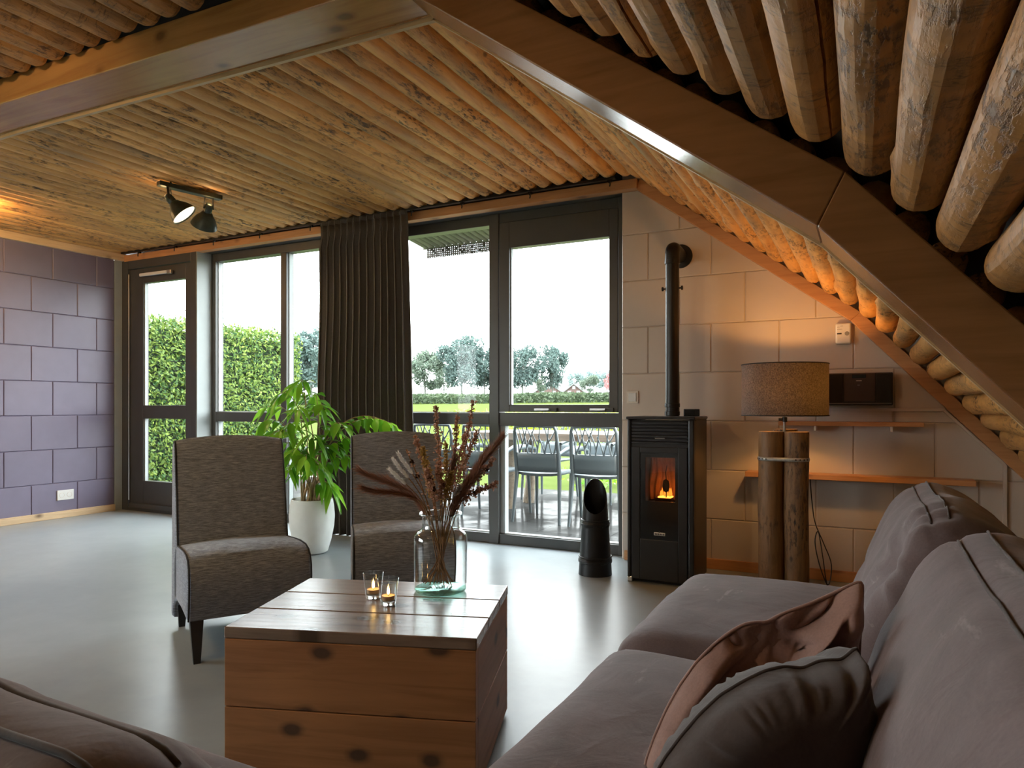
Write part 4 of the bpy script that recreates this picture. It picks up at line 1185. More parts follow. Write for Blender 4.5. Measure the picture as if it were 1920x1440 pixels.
for i, (a, b) in enumerate(((0, 6), (9, 15), (18, 24), (27, 33), (36, 42), (45, 50))):
    x = -1.056 + a * 0.00104; lt.box(x, x + 0.0055, SY0 - 0.0003, SY0 + 0.0012, 0.2765, 0.2855)
lt.box(-1.034, -1.028, SY0 + 0.001, SY0 + 0.008, 0.289, 0.297)
obj('lettering', lt, M['black_metal'], bg)
obj('foot', MB().box(SX0 + 0.0, SX0 + 0.03, SY0 + 0.0, SY0 + 0.04, 0, 0.03), M['chrome'], sv, bevel=0.005)
obj('plinth', MB().box(SX0 + 0.02, SX1 - 0.02, SY0 + 0.03, SY1 - 0.02, 0, 0.03), M['black_metal'], sv)
ck = thing('thermostat_clock', 'small dark display box standing on top of the pellet stove', 'display', (-0.905, 4.09, SZ + 0.004), radians(8))
obj('case', MB().box(-0.045, 0.045, -0.012, 0.014, 0, 0.042), M['black_metal'], ck, world=False, bevel=0.004)
obj('screen', MB().box(-0.038, 0.018, -0.0135, -0.0115, 0.007, 0.036), M['black_glass'], ck, world=False)
pi_ = thing('flue_pipe', 'black flue pipe rising from the stove and bending into the wall', 'flue pipe', (-1.026, 4.12, SZ))
px_, py_, rp_ = -1.026, 4.125, 0.0395
obj('pipe', MB().tube([(px_, py_, SZ + 0.004), (px_, py_, 1.86)], rp_, 28), M['black_metal'], pi_, smooth=60)
el = bez(Vector((px_, py_, 1.855)), Vector((px_, py_, 1.925)), Vector((px_, py_ + 0.01, 1.93)), Vector((px_ - 0.006, py_ + 0.10, 1.932)), 10) + [Vector((px_ - 0.016, 4.386, 1.932))]
obj('elbow', MB().tube(el, rp_ + 0.003, 28), M['black_metal'], pi_, smooth=60)
obj('wall_rosette', MB().lathe([(0, 0), (0.074, 0), (0.074, 0.008), (0.045, 0.014), (0, 0.014)], 36, (px_ - 0.012, 4.386, 1.930), Matrix.Rotation(radians(90), 4, 'X')), M['black_metal'], pi_, smooth=40)
for z in (1.845, 1.0, SZ + 0.02):
    obj('pipe_collar', MB().lathe([(rp_, -0.012), (rp_ + 0.005, -0.010), (rp_ + 0.005, 0.010), (rp_, 0.012)], 28, (px_, py_, z)), M['black_metal'], pi_, smooth=40)
for sx in (-1, 1):
    obj('damper_knob', MB().lathe([(0, 0), (0.005, 0), (0.005, 0.012), (0.013, 0.014), (0.013, 0.022), (0, 0.024)], 14, (px_ + sx * rp_, py_, 1.69), Matrix.Rotation(radians(90) * sx, 4, 'Y')), M['black_metal'], pi_, smooth=40)

# pellet scuttle
sc = thing('pellet_scuttle', 'tall black ribbed metal scuttle with a slanted mouth before the window', 'scuttle', (-1.437, 3.93, 0), YAW)
def scuttle():
    m = MB(); n = 48
    def rows_for(off, zs):
        rr = []
        for f in zs:
            row = []
            for j in range(n):
                a = 2 * pi * j / n
                zt = 0.462 + 0.098 * sin(a + 0.12)
                z = f * zt
                r = 0.097 - 0.036 * (z / 0.56) - off
                if abs(z - 0.085) < 0.012 or abs(z - 0.30) < 0.012: r += 0.006
                row.append((r * cos(a) * 1.02, r * sin(a), z))
            rr.append(row)
        return rr
    zs = [0] + [i / 60 for i in range(1, 61)]
    out = rows_for(0, zs); inn = rows_for(0.004, zs[::-1])
    m.quad_grid(out + inn[:-1], close_v=True)
    b = len(m.v); m.poly([(0.092 * cos(2 * pi * j / n), 0.092 * sin(2 * pi * j / n), 0.01) for j in range(n)])
    return m
obj('shell', scuttle(), M['black_metal'], sc, smooth=35, world=False)
for z in (0.085, 0.30):
    r = 0.097 - 0.036 * z / 0.56 + 0.004
    obj('rib', MB().tube([(r * cos(a * pi / 24), r * sin(a * pi / 24), z) for a in range(48)], 0.0055, 8, closed=True), M['black_metal'], sc, smooth=179, world=False)
    obj('rib', MB().tube([(r * cos(a * pi / 24), r * sin(a * pi / 24), z + 0.022) for a in range(48)], 0.004, 8, closed=True), M['black_metal'], sc, smooth=179, world=False)

# ------------------------------------------------------------------ floor lamp of three logs
LX, LY = -0.383, 3.90
fl_ = thing('floor_lamp', 'floor lamp of three strapped logs with a wide grey drum shade', 'floor lamp', (LX, LY, 0))
M['post'] = log_mat('weathered_lamp_log', (0.22, 0.115, 0.045), (0.115, 0.06, 0.026), (0.02, 0.013, 0.009), 0.98)
rl_ = random.Random(12)
for k, (dx, dy, r, h) in enumerate(((-0.062, -0.028, 0.062, 0.862), (0.060, -0.030, 0.060, 0.862), (0.0, 0.075, 0.060, 0.872))):
    m = MB(); rows = []; n = 26
    for i in range(40):
        z = h * i / 39; row = []
        for j in range(n):
            a = 2 * pi * j / n
            q = r * (1 + 0.05 * noise.noise(Vector((cos(a) + k * 9, sin(a), z * 5))) + 0.02 * noise.noise(Vector((cos(a) * 4 + k, sin(a) * 4, z * 12))))
            if k == 0: q *= 1.06 - 0.06 * z / h
            row.append((dx + q * cos(a) + 0.004 * noise.noise(Vector((z * 3, k, 0))), dy + q * sin(a), z))
        rows.append(row)
    b = m.quad_grid(rows, close_v=True); m.f.append(tuple(b + 39 * n + j for j in range(n))); m.f.append(tuple(b + j for j in range(n))[::-1])
    # grain of the log runs along z here
    lo_ = obj('log', m, M['post'], fl_, smooth=50, world=False)
M['post'].node_tree  # mapping is stretched along z below
for nd in M['post'].node_tree.nodes:
    if nd.type == 'MAPPING':
        s_ = nd.inputs['Scale'].default_value; nd.inputs['Scale'].default_value = (s_[0], s_[2], s_[1])
def strap(z):
    pts = []
    for k in range(60):
        a = 2 * pi * k / 60; d = Vector((cos(a), sin(a)))
        q = max(dx * d.x + dy * d.y + r for dx, dy, r in ((-0.062, -0.028, 0.066), (0.060, -0.030, 0.064), (0.0, 0.075, 0.064)))
        # support function hull of the three logs
        best = None
        for dx, dy, r in ((-0.062, -0.028, 0.066), (0.060, -0.030, 0.064), (0.0, 0.075, 0.064)):
            if abs(dx * d.x + dy * d.y + r - q) < 1e-9: best = Vector((dx + r * d.x, dy + r * d.y))
        pts.append(best)
    m = MB(); m.quad_grid([[(p.x, p.y, zz) for p in pts] for zz in (z - 0.0095, z + 0.0095)], close_v=True)
    o = obj('metal_strap', m, M['galv'], fl_, smooth=40, world=False)
    sm = o.modifiers.new('solid', 'SOLIDIFY'); sm.thickness = 0.0022
    hm = MB()
    for k in range(0, 60, 3):
        p, q = pts[k], pts[(k + 1) % 60]; d = (q - p); nn = Vector((d.y, -d.x))
        if nn.length < 1e-6: continue
        nn.normalize(); c = (p + q) / 2 + nn * 0.0026
        ring = [(c.x + d.normalized().x * 0.0042 * cos(t * pi / 5), c.y + d.normalized().y * 0.0042 * cos(t * pi / 5), z + 0.0042 * sin(t * pi / 5)) for t in range(10)]
        hm.poly(ring)
    obj('strap_hole', hm, M['black_metal'], o, world=False)
strap(0.722); strap(0.075)
obj('lamp_rod', MB().tube([(0, 0, 0.82), (0, 0, 0.96)], 0.006, 12), M['grey_plastic'], fl_, smooth=50, world=False)
obj('rod_switch', MB().tube([(-0.028, 0, 0.925), (0.0, 0, 0.925)], 0.008, 10).lathe([(0, -0.014), (0.012, -0.012), (0.012, 0.012), (0, 0.014)], 12, (0.002, -0.002, 0.925)), M['black_metal'], fl_, smooth=50, world=False)
obj('socket', MB().lathe([(0, 0), (0.018, 0), (0.02, 0.05), (0, 0.05)], 16, (0, 0, 0.955)), M['white_plastic'], fl_, smooth=50, world=False)
M['bulb'] = emit_mat('warm_lamp_bulb', (1.0, 0.62, 0.25), 30)
obj('bulb', MB().lathe([(0, 0), (0.012, 0.002), (0.016, 0.02), (0.029, 0.05), (0.026, 0.075), (0.012, 0.09), (0, 0.093)], 18, (0, 0, 0.995)), M['bulb'], fl_, smooth=179, world=False)
def m_shade():
    t = NT('linen_lamp_shade')
    f = t.noise(t.coords((45, 45, 170), rnd=False), 3, 3); g = t.noise(t.coords((130, 130, 35), rnd=False), 3, 3)
    w = t.math('MULTIPLY', t.math('ADD', f, g), 0.5)
    c = t.ramp(w, [(0.40, (0.02, 0.02, 0.021)), (0.60, (0.085, 0.085, 0.085))])
    c2 = t.ramp(w, [(0.40, (0.02, 0.013, 0.006)), (0.60, (0.15, 0.105, 0.05))])
    p = t.bsdf(c, 0.8)
    tr = t.n('BsdfTranslucent'); t.l(c2, tr.inputs['Color'])
    mx = t.n('MixShader'); mx.inputs[0].default_value = 0.13
    t.l(p.outputs['BSDF'], mx.inputs[1]); t.l(tr.outputs['BSDF'], mx.inputs[2]); t.l(mx.outputs[0], t.out.inputs['Surface'])
    return t.m
M['shade'] = m_shade()
sh_ = obj('lamp_shade', MB().lathe([(0.213, 0.945), (0.213, 1.212)], 72), M['shade'], fl_, smooth=179, world=False)
for z in (0.946, 1.211):
    obj('shade_rim', MB().tube([(0.213 * cos(a * pi / 36), 0.213 * sin(a * pi / 36), z) for a in range(72)], 0.003, 6, closed=True), M['piping'], sh_, smooth=179, world=False)
sp_ = MB()
for k in range(3):
    a = 2 * pi * k / 3; sp_.tube([(0.02 * cos(a), 0.02 * sin(a), 1.0), (0.21 * cos(a), 0.21 * sin(a), 1.19)], 0.002, 6)
obj('shade_spider', sp_, M['grey_plastic'], sh_, smooth=179, world=False)
cd = [Vector((0.125, -0.02, 0.62)), Vector((0.135, -0.03, 0.5)), Vector((0.15, -0.035, 0.40)), Vector((0.19, -0.04, 0.30)), Vector((0.225, -0.05, 0.20)), Vector((0.21, -0.06, 0.10)), Vector((0.17, -0.06, 0.20)), Vector((0.15, -0.055, 0.31)), Vector((0.165, -0.05, 0.36)), Vector((0.185, -0.05, 0.24)), Vector((0.20, 0.0, 0.1)), Vector((0.22, 0.1, 0.008)), Vector((0.3, 0.3, 0.006))]
cdd = []
for i in range(len(cd) - 1):
    a, b, c, d = cd[max(i - 1, 0)], cd[i], cd[i + 1], cd[min(i + 2, len(cd) - 1)]
    for s in range(6):
        t = s / 6; cdd.append(0.5 * ((2 * b) + (c - a) * t + (2 * a - 5 * b + 4 * c - d) * t * t + (3 * b - a - 3 * c + d) * t ** 3))
obj('power_cord', MB().tube(cdd, 0.0028, 6), M['black_metal'], fl_, smooth=179, world=False)

# ------------------------------------------------------------------ things on the cream wall
def shelf(lab, x0, x1, z0, z1, y0, brs):
    t = thing('wall_shelf', lab, 'shelf', ((x0 + x1) / 2, DW, z0))
    obj('board', MB().box(x0, x1, y0, DW, z0, z1), M['trim'], t, bevel=0.003)
    for x in brs: obj('bracket', MB().box(x - 0.006, x + 0.006, y0 + 0.02, DW, z0 - 0.028, z0), M['cream_plastic'], t, bevel=0.002)
shelf('short orange pine wall ledge under the radio', -0.452, 0.27, 0.884, 0.908, 4.265, (-0.26, 0.12))
shelf('long orange pine wall ledge low behind the floor lamp', -0.635, 0.50, 0.582, 0.612, 4.265, ())
rd = thing('wall_radio', 'flat black radio on the wall, half hidden by the lamp shade', 'radio', (-0.05, DW, 1.09))
obj('case', MB().box(-0.30, 0.127, 4.31, DW, 0.998, 1.178), M['black_satin'], rd, bevel=0.006)
obj('speaker_panel', MB().box(0.045, 0.121, 4.302, 4.312, 1.012, 1.174), M['black_metal'], rd, bevel=0.004)
obj('speaker_panel', MB().box(-0.294, -0.118, 4.302, 4.312, 1.012, 1.174), M['black_metal'], rd, bevel=0.004)
M['maroon'] = plain('dark_plum_plastic', (0.05, 0.033, 0.035), 0.3)
fp = obj('front_panel', MB().box(-0.112, 0.040, 4.302, 4.312, 1.02, 1.174), M['maroon'], rd, bevel=0.003)
obj('display', MB().box(-0.072, -0.004, 4.300, 4.303, 1.148, 1.170), M['black_glass'], fp)
ltb = MB()
for i in range(7): ltb.box(-0.052 + i * 0.004, -0.0492 + i * 0.004, 4.3005, 4.3025, 1.1315, 1.1365)
obj('lettering', ltb, M['white_plastic'], fp)
obj('lettering', MB().box(-0.046, -0.034, 4.3005, 4.3025, 1.108, 1.112), M['grey_plastic'], fp)
obj('trim_line', MB().box(-0.30, 0.12, 4.301, 4.311, 1.008, 1.011), M['grey_plastic'], rd)
ga = thing('gas_alarm', 'small white gas alarm on the wall under the roof slope', 'alarm', (-0.116, DW, 1.40))
obj('case', MB().box(-0.158, -0.078, 4.352, DW, 1.345, 1.462), M['white_plastic'], ga, bevel=0.010, seg=3)
obj('display', MB().box(-0.150, -0.126, 4.3505, 4.3525, 1.398, 1.406), M['black_metal'], ga)
obj('test_button', MB().lathe([(0, 0.002), (0.011, 0.002), (0.012, 0)], 20, (-0.099, 4.352, 1.402), Matrix.Rotation(radians(90), 4, 'X')), M['grey_plastic'], ga)
pl_ = MB()
for i, (z, w) in enumerate(((1.443, 0.018), (1.437, 0.012), (1.425, 0.026))):
    for k in range(int(w / 0.004)): pl_.box(-0.148 + (0.014 if i == 0 else 0) + k * 0.0042, -0.1455 + (0.014 if i == 0 else 0) + k * 0.0042, 4.3507, 4.3522, z, z + 0.0035)
obj('lettering', pl_, M['grey_plastic'], ga)
sw = thing('light_switch', 'cream light switch on the wall above the stove', 'switch', (-1.345, DW, 1.052))
obj('plate', MB().box(-1.385, -1.308, 4.378, DW, 1.012, 1.092), M['cream_plastic'], sw, bevel=0.003)
obj('rocker', MB().box(-1.372, -1.321, 4.373, 4.380, 1.025, 1.079), M['white_plastic'], sw, bevel=0.002)
cdt = thing('cable_duct', 'painted cable duct running under the radio and down the cream wall', 'cable duct', (0.1, DW, 0.9))
obj('horizontal_run', MB().box(-0.20, 0.37, 4.372, DW - 0.0005, 0.966, 0.984), M['cream'], cdt, bevel=0.002)
obj('sloping_run', MB().beam((0.365, 4.379, 0.975), (0.637, 4.379, 0.690), 0.015, 0.013, (0, 1, 0)), M['cream'], cdt, bevel=0.002)
obj('vertical_run', MB().box(0.628, 0.646, 4.372, DW, 0.10, 0.692), M['cream'], cdt, bevel=0.002)
po = thing('power_outlet', 'white double power outlet low on the purple wall', 'outlet', (XL, 3.785, 0.2))
obj('plate', MB().box(XL, XL + 0.010, 3.713, 3.858, 0.158, 0.246), M['white_plastic'], po, bevel=0.003)
for y in (3.752, 3.819):
    so_ = obj('socket', MB().lathe([(0.0, 0.002), (0.019, 0.002), (0.021, 0.0115), (0.022, 0.0115), (0.0235, 0.010)], 24, (XL, y, 0.202), Matrix.Rotation(radians(90), 4, 'Y')), M['cream_plastic'], po, smooth=40)
    obj('pin_hole', MB().lathe([(0, 0.0027), (0.003, 0.0027)], 10, (XL, y - 0.009, 0.202), Matrix.Rotation(radians(90), 4, 'Y')).lathe([(0, 0.0027), (0.003, 0.0027)], 10, (XL, y + 0.009, 0.202), Matrix.Rotation(radians(90), 4, 'Y')), M['black_metal'], so_)

# ------------------------------------------------------------------ twin ceiling spotlight
M['sheen_tint_metal'] = plain('aged_grey_metal_daylight_tint', (0.03, 0.042, 0.037), 0.42, 0.25, 25, 0.1, Metallic=0.35)  # teal daylight sheen mixed into the grey metal colour
M['spot_inner'] = emit_mat('lit_reflector', (1.0, 0.80, 0.50), 1.3)
def spot(pA, pB, heads, lab, power=6, cone=115, glow=0.25):
    pA, pB = Vector(pA), Vector(pB); d = (pB - pA).normalized(); mid = (pA + pB) / 2
    t = thing('ceiling_spotlight', lab, 'spotlight', (mid.x, mid.y, mid.z))
    obj('mounting_bar', MB().beam(pA, pB, 0.055, 0.030), M['sheen_tint_metal'], t, bevel=0.004)
    obj('ceiling_screw', MB().tube([pA + d * 0.08 + Vector((0, 0, 0.01)), pA + d * 0.08 + Vector((0, 0, 0.035))], 0.006, 8), M['black_metal'], t)
    for f, ax in heads:
        p = pA.lerp(pB, f) + Vector((0, 0, -0.015)); ax = Vector(ax).normalized()
        piv = p + Vector((0, 0, -0.062))
        h = obj('lamp_head', head_mesh(piv, ax), M['sheen_tint_metal'], t, smooth=45)
        s = ax.cross(Vector((0, 0, 1))).normalized()
        fk = MB()
        for sg in (-1, 1): fk.beam(p + s * sg * 0.026, piv + s * sg * 0.030 + ax * 0.012, 0.005, 0.014, ax)
        fk.tube([piv - s * 0.034 + ax * 0.012, piv + s * 0.034 + ax * 0.012], 0.005, 8)
        fk.beam(p - s * 0.03, p + s * 0.03, 0.014, 0.005)
        obj('fork', fk, M['black_metal'], t)
        rot = Vector((0, 0, 1)).rotation_difference(ax).to_matrix().to_4x4()
        obj('reflector', MB().lathe([(0.0, 0.066), (0.03, 0.068), (0.062, 0.10), (0.080, 0.138)], 30, piv, rot), M['spot_inner'], h, smooth=179)
        ld = bpy.data.lights.new('spot_beam', 'SPOT'); ld.energy = power; ld.color = (1, 0.68, 0.36); ld.spot_size = radians(cone); ld.spot_blend = 0.5; ld.shadow_soft_size = 0.05
        lo = bpy.data.objects.new('spot_beam', ld); COL.objects.link(lo); lo.parent = h
        lo.location = wm(h).inverted() @ (piv + ax * 0.16); lo.rotation_euler = Vector((0, 0, -1)).rotation_difference(ax).to_euler()
        # light leaking upward through the open cage behind the shade
        lc = bpy.data.lights.new('cage_glow', 'POINT'); lc.energy = glow; lc.color = (1, 0.60, 0.25); lc.shadow_soft_size = 0.02
        l2 = bpy.data.objects.new('cage_glow', lc); COL.objects.link(l2); l2.parent = h; l2.location = wm(h).inverted() @ (piv - ax * 0.045 + Vector((0, 0, -0.01)))
    return t
def head_mesh(piv, ax):
    rot = Vector((0, 0, 1)).rotation_difference(ax).to_matrix().to_4x4()
    return MB().lathe([(0.0, -0.022), (0.018, -0.020), (0.026, -0.008), (0.027, 0.028), (0.025, 0.040), (0.034, 0.046), (0.040, 0.060), (0.062, 0.086), (0.078, 0.118), (0.0865, 0.146), (0.0845, 0.146), (0.076, 0.119), (0.058, 0.088), (0.036, 0.063)], 36, piv, rot)
a1 = 0.60 * RI - Vector((0, 0, 0.70)) + 0.12 * FW
a2 = -0.42 * RI - Vector((0, 0, 0.72)) + 0.45 * FW
spot((-4.055, 2.985, 2.424), (-3.965, 3.395, 2.424), ((0.16, a1), (0.80, a2)), 'twin metal ceiling spotlight on a dark bar, one lit mouth showing')

# ------------------------------------------------------------------ outdoors
def m_terrace():
    t = NT('wet_terrace_pavers')
    v = t.coords((1, 1, 1), rnd=False)
    bk = t.n('TexBrick'); bk.offset = 0.5; bk.inputs['Scale'].default_value = 1.0; bk.inputs['Brick Width'].default_value = 0.6; bk.inputs['Row Height'].default_value = 0.4
    bk.inputs['Mortar Size'].default_value = 0.006; bk.inputs['Color1'].default_value = (0.048, 0.048, 0.048, 1); bk.inputs['Color2'].default_value = (0.062, 0.062, 0.061, 1); bk.inputs['Mortar'].default_value = (0.010, 0.010, 0.009, 1)
    t.l(v, bk.inputs['Vector'])
    n1 = t.noise(v, 1.6, 4, 0.6); n2 = t.noise(v, 25, 4)
    c = t.mix(0.4, bk.outputs['Color'], t.ramp(n2, [(0.3, (0.036, 0.036, 0.036)), (0.7, (0.078, 0.077, 0.075))]))
    bp_ = t.n('Bump'); bp_.inputs['Strength'].default_value = 0.2; bp_.inputs['Distance'].default_value = 0.003; t.l(n2, bp_.inputs['Height'])
    d = t.n('BsdfDiffuse'); t.l(c, d.inputs['Color'])
    gl = t.n('BsdfGlossy'); gl.inputs['Roughness'].default_value = 0.12; t.l(bp_.outputs[0], gl.inputs['Normal'])
    mx = t.n('MixShader'); t.l(t.ramp(n1, [(0.42, (0.085,) * 3), (0.54, (0.012,) * 3)]), mx.inputs[0])
    t.l(d.outputs[0], mx.inputs[1]); t.l(gl.outputs[0], mx.inputs[2]); t.l(mx.outputs[0], t.out.inputs['Surface'])
    return t.m
M['terrace'] = m_terrace()
tag(obj('terrace', MB().box(-7.1, 4.5, 4.62, 7.9, -0.15, -0.03), M['terrace']), kind='structure')
lw = MB(); rows = []
for i in range(40):
    y = 4.0 if i == 0 else 7.9 + 260 * ((i - 1) / 38) ** 2
    z = lambda x, y: -0.035 + max(0, y - 7.9) * 0.0215
    if i == 0: continue
    rows.append([(x, y, z(x, y)) for x in (-330, -120, -40, -8, 10, 60, 200)])
lw.quad_grid(rows)
lw.poly([(-330, 4.0, -0.05), (-7.1, 4.0, -0.05), (-7.1, 7.9, -0.05), (-330, 7.9, -0.035)])
lw.poly([(4.5, 4.0, -0.05), (200, 4.0, -0.05), (200, 7.9, -0.035), (4.5, 7.9, -0.05)])
lw.poly([(-330, -60, -0.06), (200, -60, -0.06), (200, 4.0, -0.05), (-330, 4.0, -0.05)])
tag(obj('lawn', lw, M['lawn']), kind='structure')
def terr(y): return -0.035 + max(0, y - 7.9) * 0.0215

def leaf_quad(m, p, s, rr, nrm=None, asp=0.55):
    d = Vector((rr.gauss(0, 1), rr.gauss(0, 1), rr.gauss(0, 1)))
    if nrm is not None:
        w = nrm + d * 0.55; w.normalize(); d = d - w * d.dot(w)
    d.normalize(); e = d.cross(w if nrm is not None else Vector((rr.gauss(0, 1), rr.gauss(0, 1), rr.gauss(0, 1)))).normalized() * s * asp; d *= s
    m.poly([p - d, p - e * 0.8 , p + d, p + e * 0.8])
# hedge
hx, hz = -7.22, 1.97
hd_ = thing('hedge', 'tall clipped green hornbeam hedge beside the glazed door', 'hedge', (-7.7, 6.2, -0.03))
obj('inner_twigs', MB().box(-8.15, hx - 0.07, 4.75, 7.48, -0.05, hz - 0.08), M['hedge_core'], hd_)
rh = random.Random(5); hm = MB()
def hz_(y): return hz + 0.02 * noise.noise(Vector((y * 3, 0, 0))) + 0.03
for _ in range(15000):
    y = rh.uniform(4.7, 7.58); z = rh.uniform(0.0, hz_(y)); cl = 0.035 * noise.noise(Vector((y * 5, z * 5, 7)))
    leaf_quad(hm, Vector((hx + cl + rh.uniform(-0.07, 0.03), y, z)), rh.uniform(0.018, 0.036), rh, Vector((1, 0, 0.35)))
for _ in range(4500):
    y = rh.uniform(4.7, 7.58); x = rh.uniform(-8.15, hx)
    leaf_quad(hm, Vector((x, y, hz_(y) + rh.uniform(-0.06, 0.05))), rh.uniform(0.02, 0.036), rh, Vector((0, 0, 1)))
for _ in range(3500):
    leaf_quad(hm, Vector((rh.uniform(-8.15, hx), 7.54 + rh.uniform(-0.07, 0.04), rh.uniform(0, hz))), rh.uniform(0.02, 0.036), rh, Vector((0, 1, 0.3)))
obj('leaves', hm, M['hedge'], hd_)
tw = MB(); tl_ = MB()
for k in range(26):
    y = rh.uniform(4.9, 7.3); p = Vector((rh.uniform(-7.6, hx), y, hz)); h = rh.uniform(0.08, 0.22)
    q = p + Vector((rh.uniform(-.08, .08), rh.uniform(-.1, .1), h)); tw.tube([p, p.lerp(q, 0.5) + Vector((0.01, 0.01, 0)), q], 0.0025, 5)
    for j in range(6): leaf_quad(tl_, p.lerp(q, 0.3 + 0.7 * j / 5) + Vector((rh.uniform(-.02, .02),) * 3), 0.018, rh)
obj('top_shoots', tw, M['bark'], hd_); obj('shoot_leaves', tl_, M['yellow_leaf'], hd_)

# low yellow-green hedge, crop field, plants
lh = MB(); ry = random.Random(9)
for _ in range(2600):
    x = ry.uniform(-9.6, -1.0); y = 15.5 + ry.uniform(-0.35, 0.35) + 0.0 * x
    leaf_quad(lh, Vector((x, y, terr(y) + ry.uniform(0, 0.74) + 0.07 * noise.noise(Vector((x * 2, 0, 0))))), ry.uniform(0.045, 0.085), ry)
tag(obj('garden_border', lh, M['yellow_leaf']), 'low yellow-green border hedge at the far edge of the lawn', 'hedge', kind='stuff')
cf = MB()
for _ in range(14000):
    p = at(ry.uniform(520, 1250), 750, ry.uniform(78, 90))
    p.z = terr(p.y) + (ry.random() ** 0.6) * (1.05 + 0.2 * noise.noise(Vector((p.x * 0.25, 0, 0))))
    leaf_quad(cf, p, ry.uniform(0.16, 0.34), ry)
tag(obj('crop_field', cf, M['crop']), 'band of tall green crop behind the lawn, under the far trees', 'crop', kind='stuff')
gp = thing('garden_shrub', 'small leafy shrub at the terrace edge behind the garden chairs', 'shrub', at(1118, 912, 8.9))
gp.location.z = -0.02
gm = MB()
for _ in range(260): leaf_quad(gm, Vector((ry.gauss(0, 0.16), ry.gauss(0, 0.12), abs(ry.gauss(0.16, 0.10)))), ry.uniform(0.03, 0.055), ry)
obj('foliage', gm, M['leaf'], gp, world=False)
obj('stem', MB().tube([(0, 0, 0), (0.02, 0.0, 0.2)], 0.01, 6), M['bark'], gp, world=False)

# trees beyond the field
def tree_mesh(seed, n, size):
    size *= 1.5; n = int(n * 1.9)
    rr = random.Random(seed); cr, tk = MB(), MB()
    blobs = []
    for _ in range(24):
        a = rr.uniform(0, 2 * pi); h = rr.uniform(0.34, 0.94); q = 0.42 * sin(pi * min(1, (h - 0.26) / 0.76)) ** 0.6
        blobs.append((Vector((q * cos(a) * rr.uniform(0.3, 1), q * sin(a) * rr.uniform(0.3, 1), h)), rr.uniform(0.09, 0.17)))
    for _ in range(n):
        c, r = rr.choice(blobs); d = Vector((rr.gauss(0, 1), rr.gauss(0, 1), rr.gauss(0, 1))).normalized()
        leaf_quad(cr, c + d * r * rr.uniform(0.55, 1.08), size * rr.uniform(0.6, 1.2), rr)
    tk.tube([(0, 0, -0.02), (0.005, 0, 0.2), (0.0, 0.01, 0.5), (0.01, 0, 0.8)], [0.022, 0.017, 0.013, 0.004], 8)
    for c, r in blobs[:9]: tk.tube([Vector((0, 0, 0.26 + rr.random() * 0.2)), c * 0.55 + Vector((0, 0, c.z * 0.42)), c], [0.010, 0.006, 0.002], 5)
    return cr, tk
def mesh_of(m, mat, nm):
    me = bpy.data.meshes.new(nm); me.from_pydata(m.v, [], m.f); me.update(); me.materials.append(mat); return me
TV = {}
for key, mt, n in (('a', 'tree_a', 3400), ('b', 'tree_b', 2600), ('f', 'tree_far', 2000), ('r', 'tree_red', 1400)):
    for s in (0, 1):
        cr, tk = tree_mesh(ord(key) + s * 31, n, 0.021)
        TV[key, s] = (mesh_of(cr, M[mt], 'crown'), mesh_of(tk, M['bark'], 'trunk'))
TREES = [(797, 655, 95, 'b', 0, 1.05, 'olive tree beyond the field, next to the curtain edge'),
         (832, 672, 110, 'b', 1, 0.8, 'lower olive tree beyond the field, left of the broad tree'),
         (866, 628, 92, 'a', 0, 0.92, 'broadest blue-green tree beyond the field, left of the window post'),
         (908, 642, 96, 'a', 1, 0.8, 'blue-green tree half behind the left side of the window post'),
         (943, 648, 100, 'b', 1, 0.8, 'tree mostly hidden behind the thick window post'),
         (980, 640, 92, 'a', 1, 0.85, 'blue-green tree just right of the thick window post'),
         (1036, 644, 94, 'a', 0, 0.72, 'tall blue-green tree before the brick houses'),
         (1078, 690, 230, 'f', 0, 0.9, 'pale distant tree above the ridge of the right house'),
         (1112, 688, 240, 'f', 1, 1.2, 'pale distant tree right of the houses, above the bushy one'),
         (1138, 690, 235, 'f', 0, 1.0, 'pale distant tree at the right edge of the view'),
         (1106, 703, 150, 'b', 0, 1.1, 'bushy green tree right beside the brick houses'),
         (1146, 698, 140, 'r', 0, 0.8, 'red autumn tree at the right edge of the view'),
         (1012, 700, 160, 'b', 1, 0.9, 'small green tree left of the brick houses'),
         (584, 612, 70, 'a', 0, 0.95, 'blue-green tree between the hedge and the curtain'),
         (556, 640, 74, 'a', 1, 0.9, 'blue-green tree just showing over the end of the hedge')]
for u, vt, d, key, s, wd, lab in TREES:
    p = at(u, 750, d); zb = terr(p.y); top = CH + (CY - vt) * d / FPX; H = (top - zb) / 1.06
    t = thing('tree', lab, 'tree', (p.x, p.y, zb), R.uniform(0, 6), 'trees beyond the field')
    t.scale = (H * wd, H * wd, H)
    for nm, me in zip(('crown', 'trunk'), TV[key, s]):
        o = link(nm, me, t)
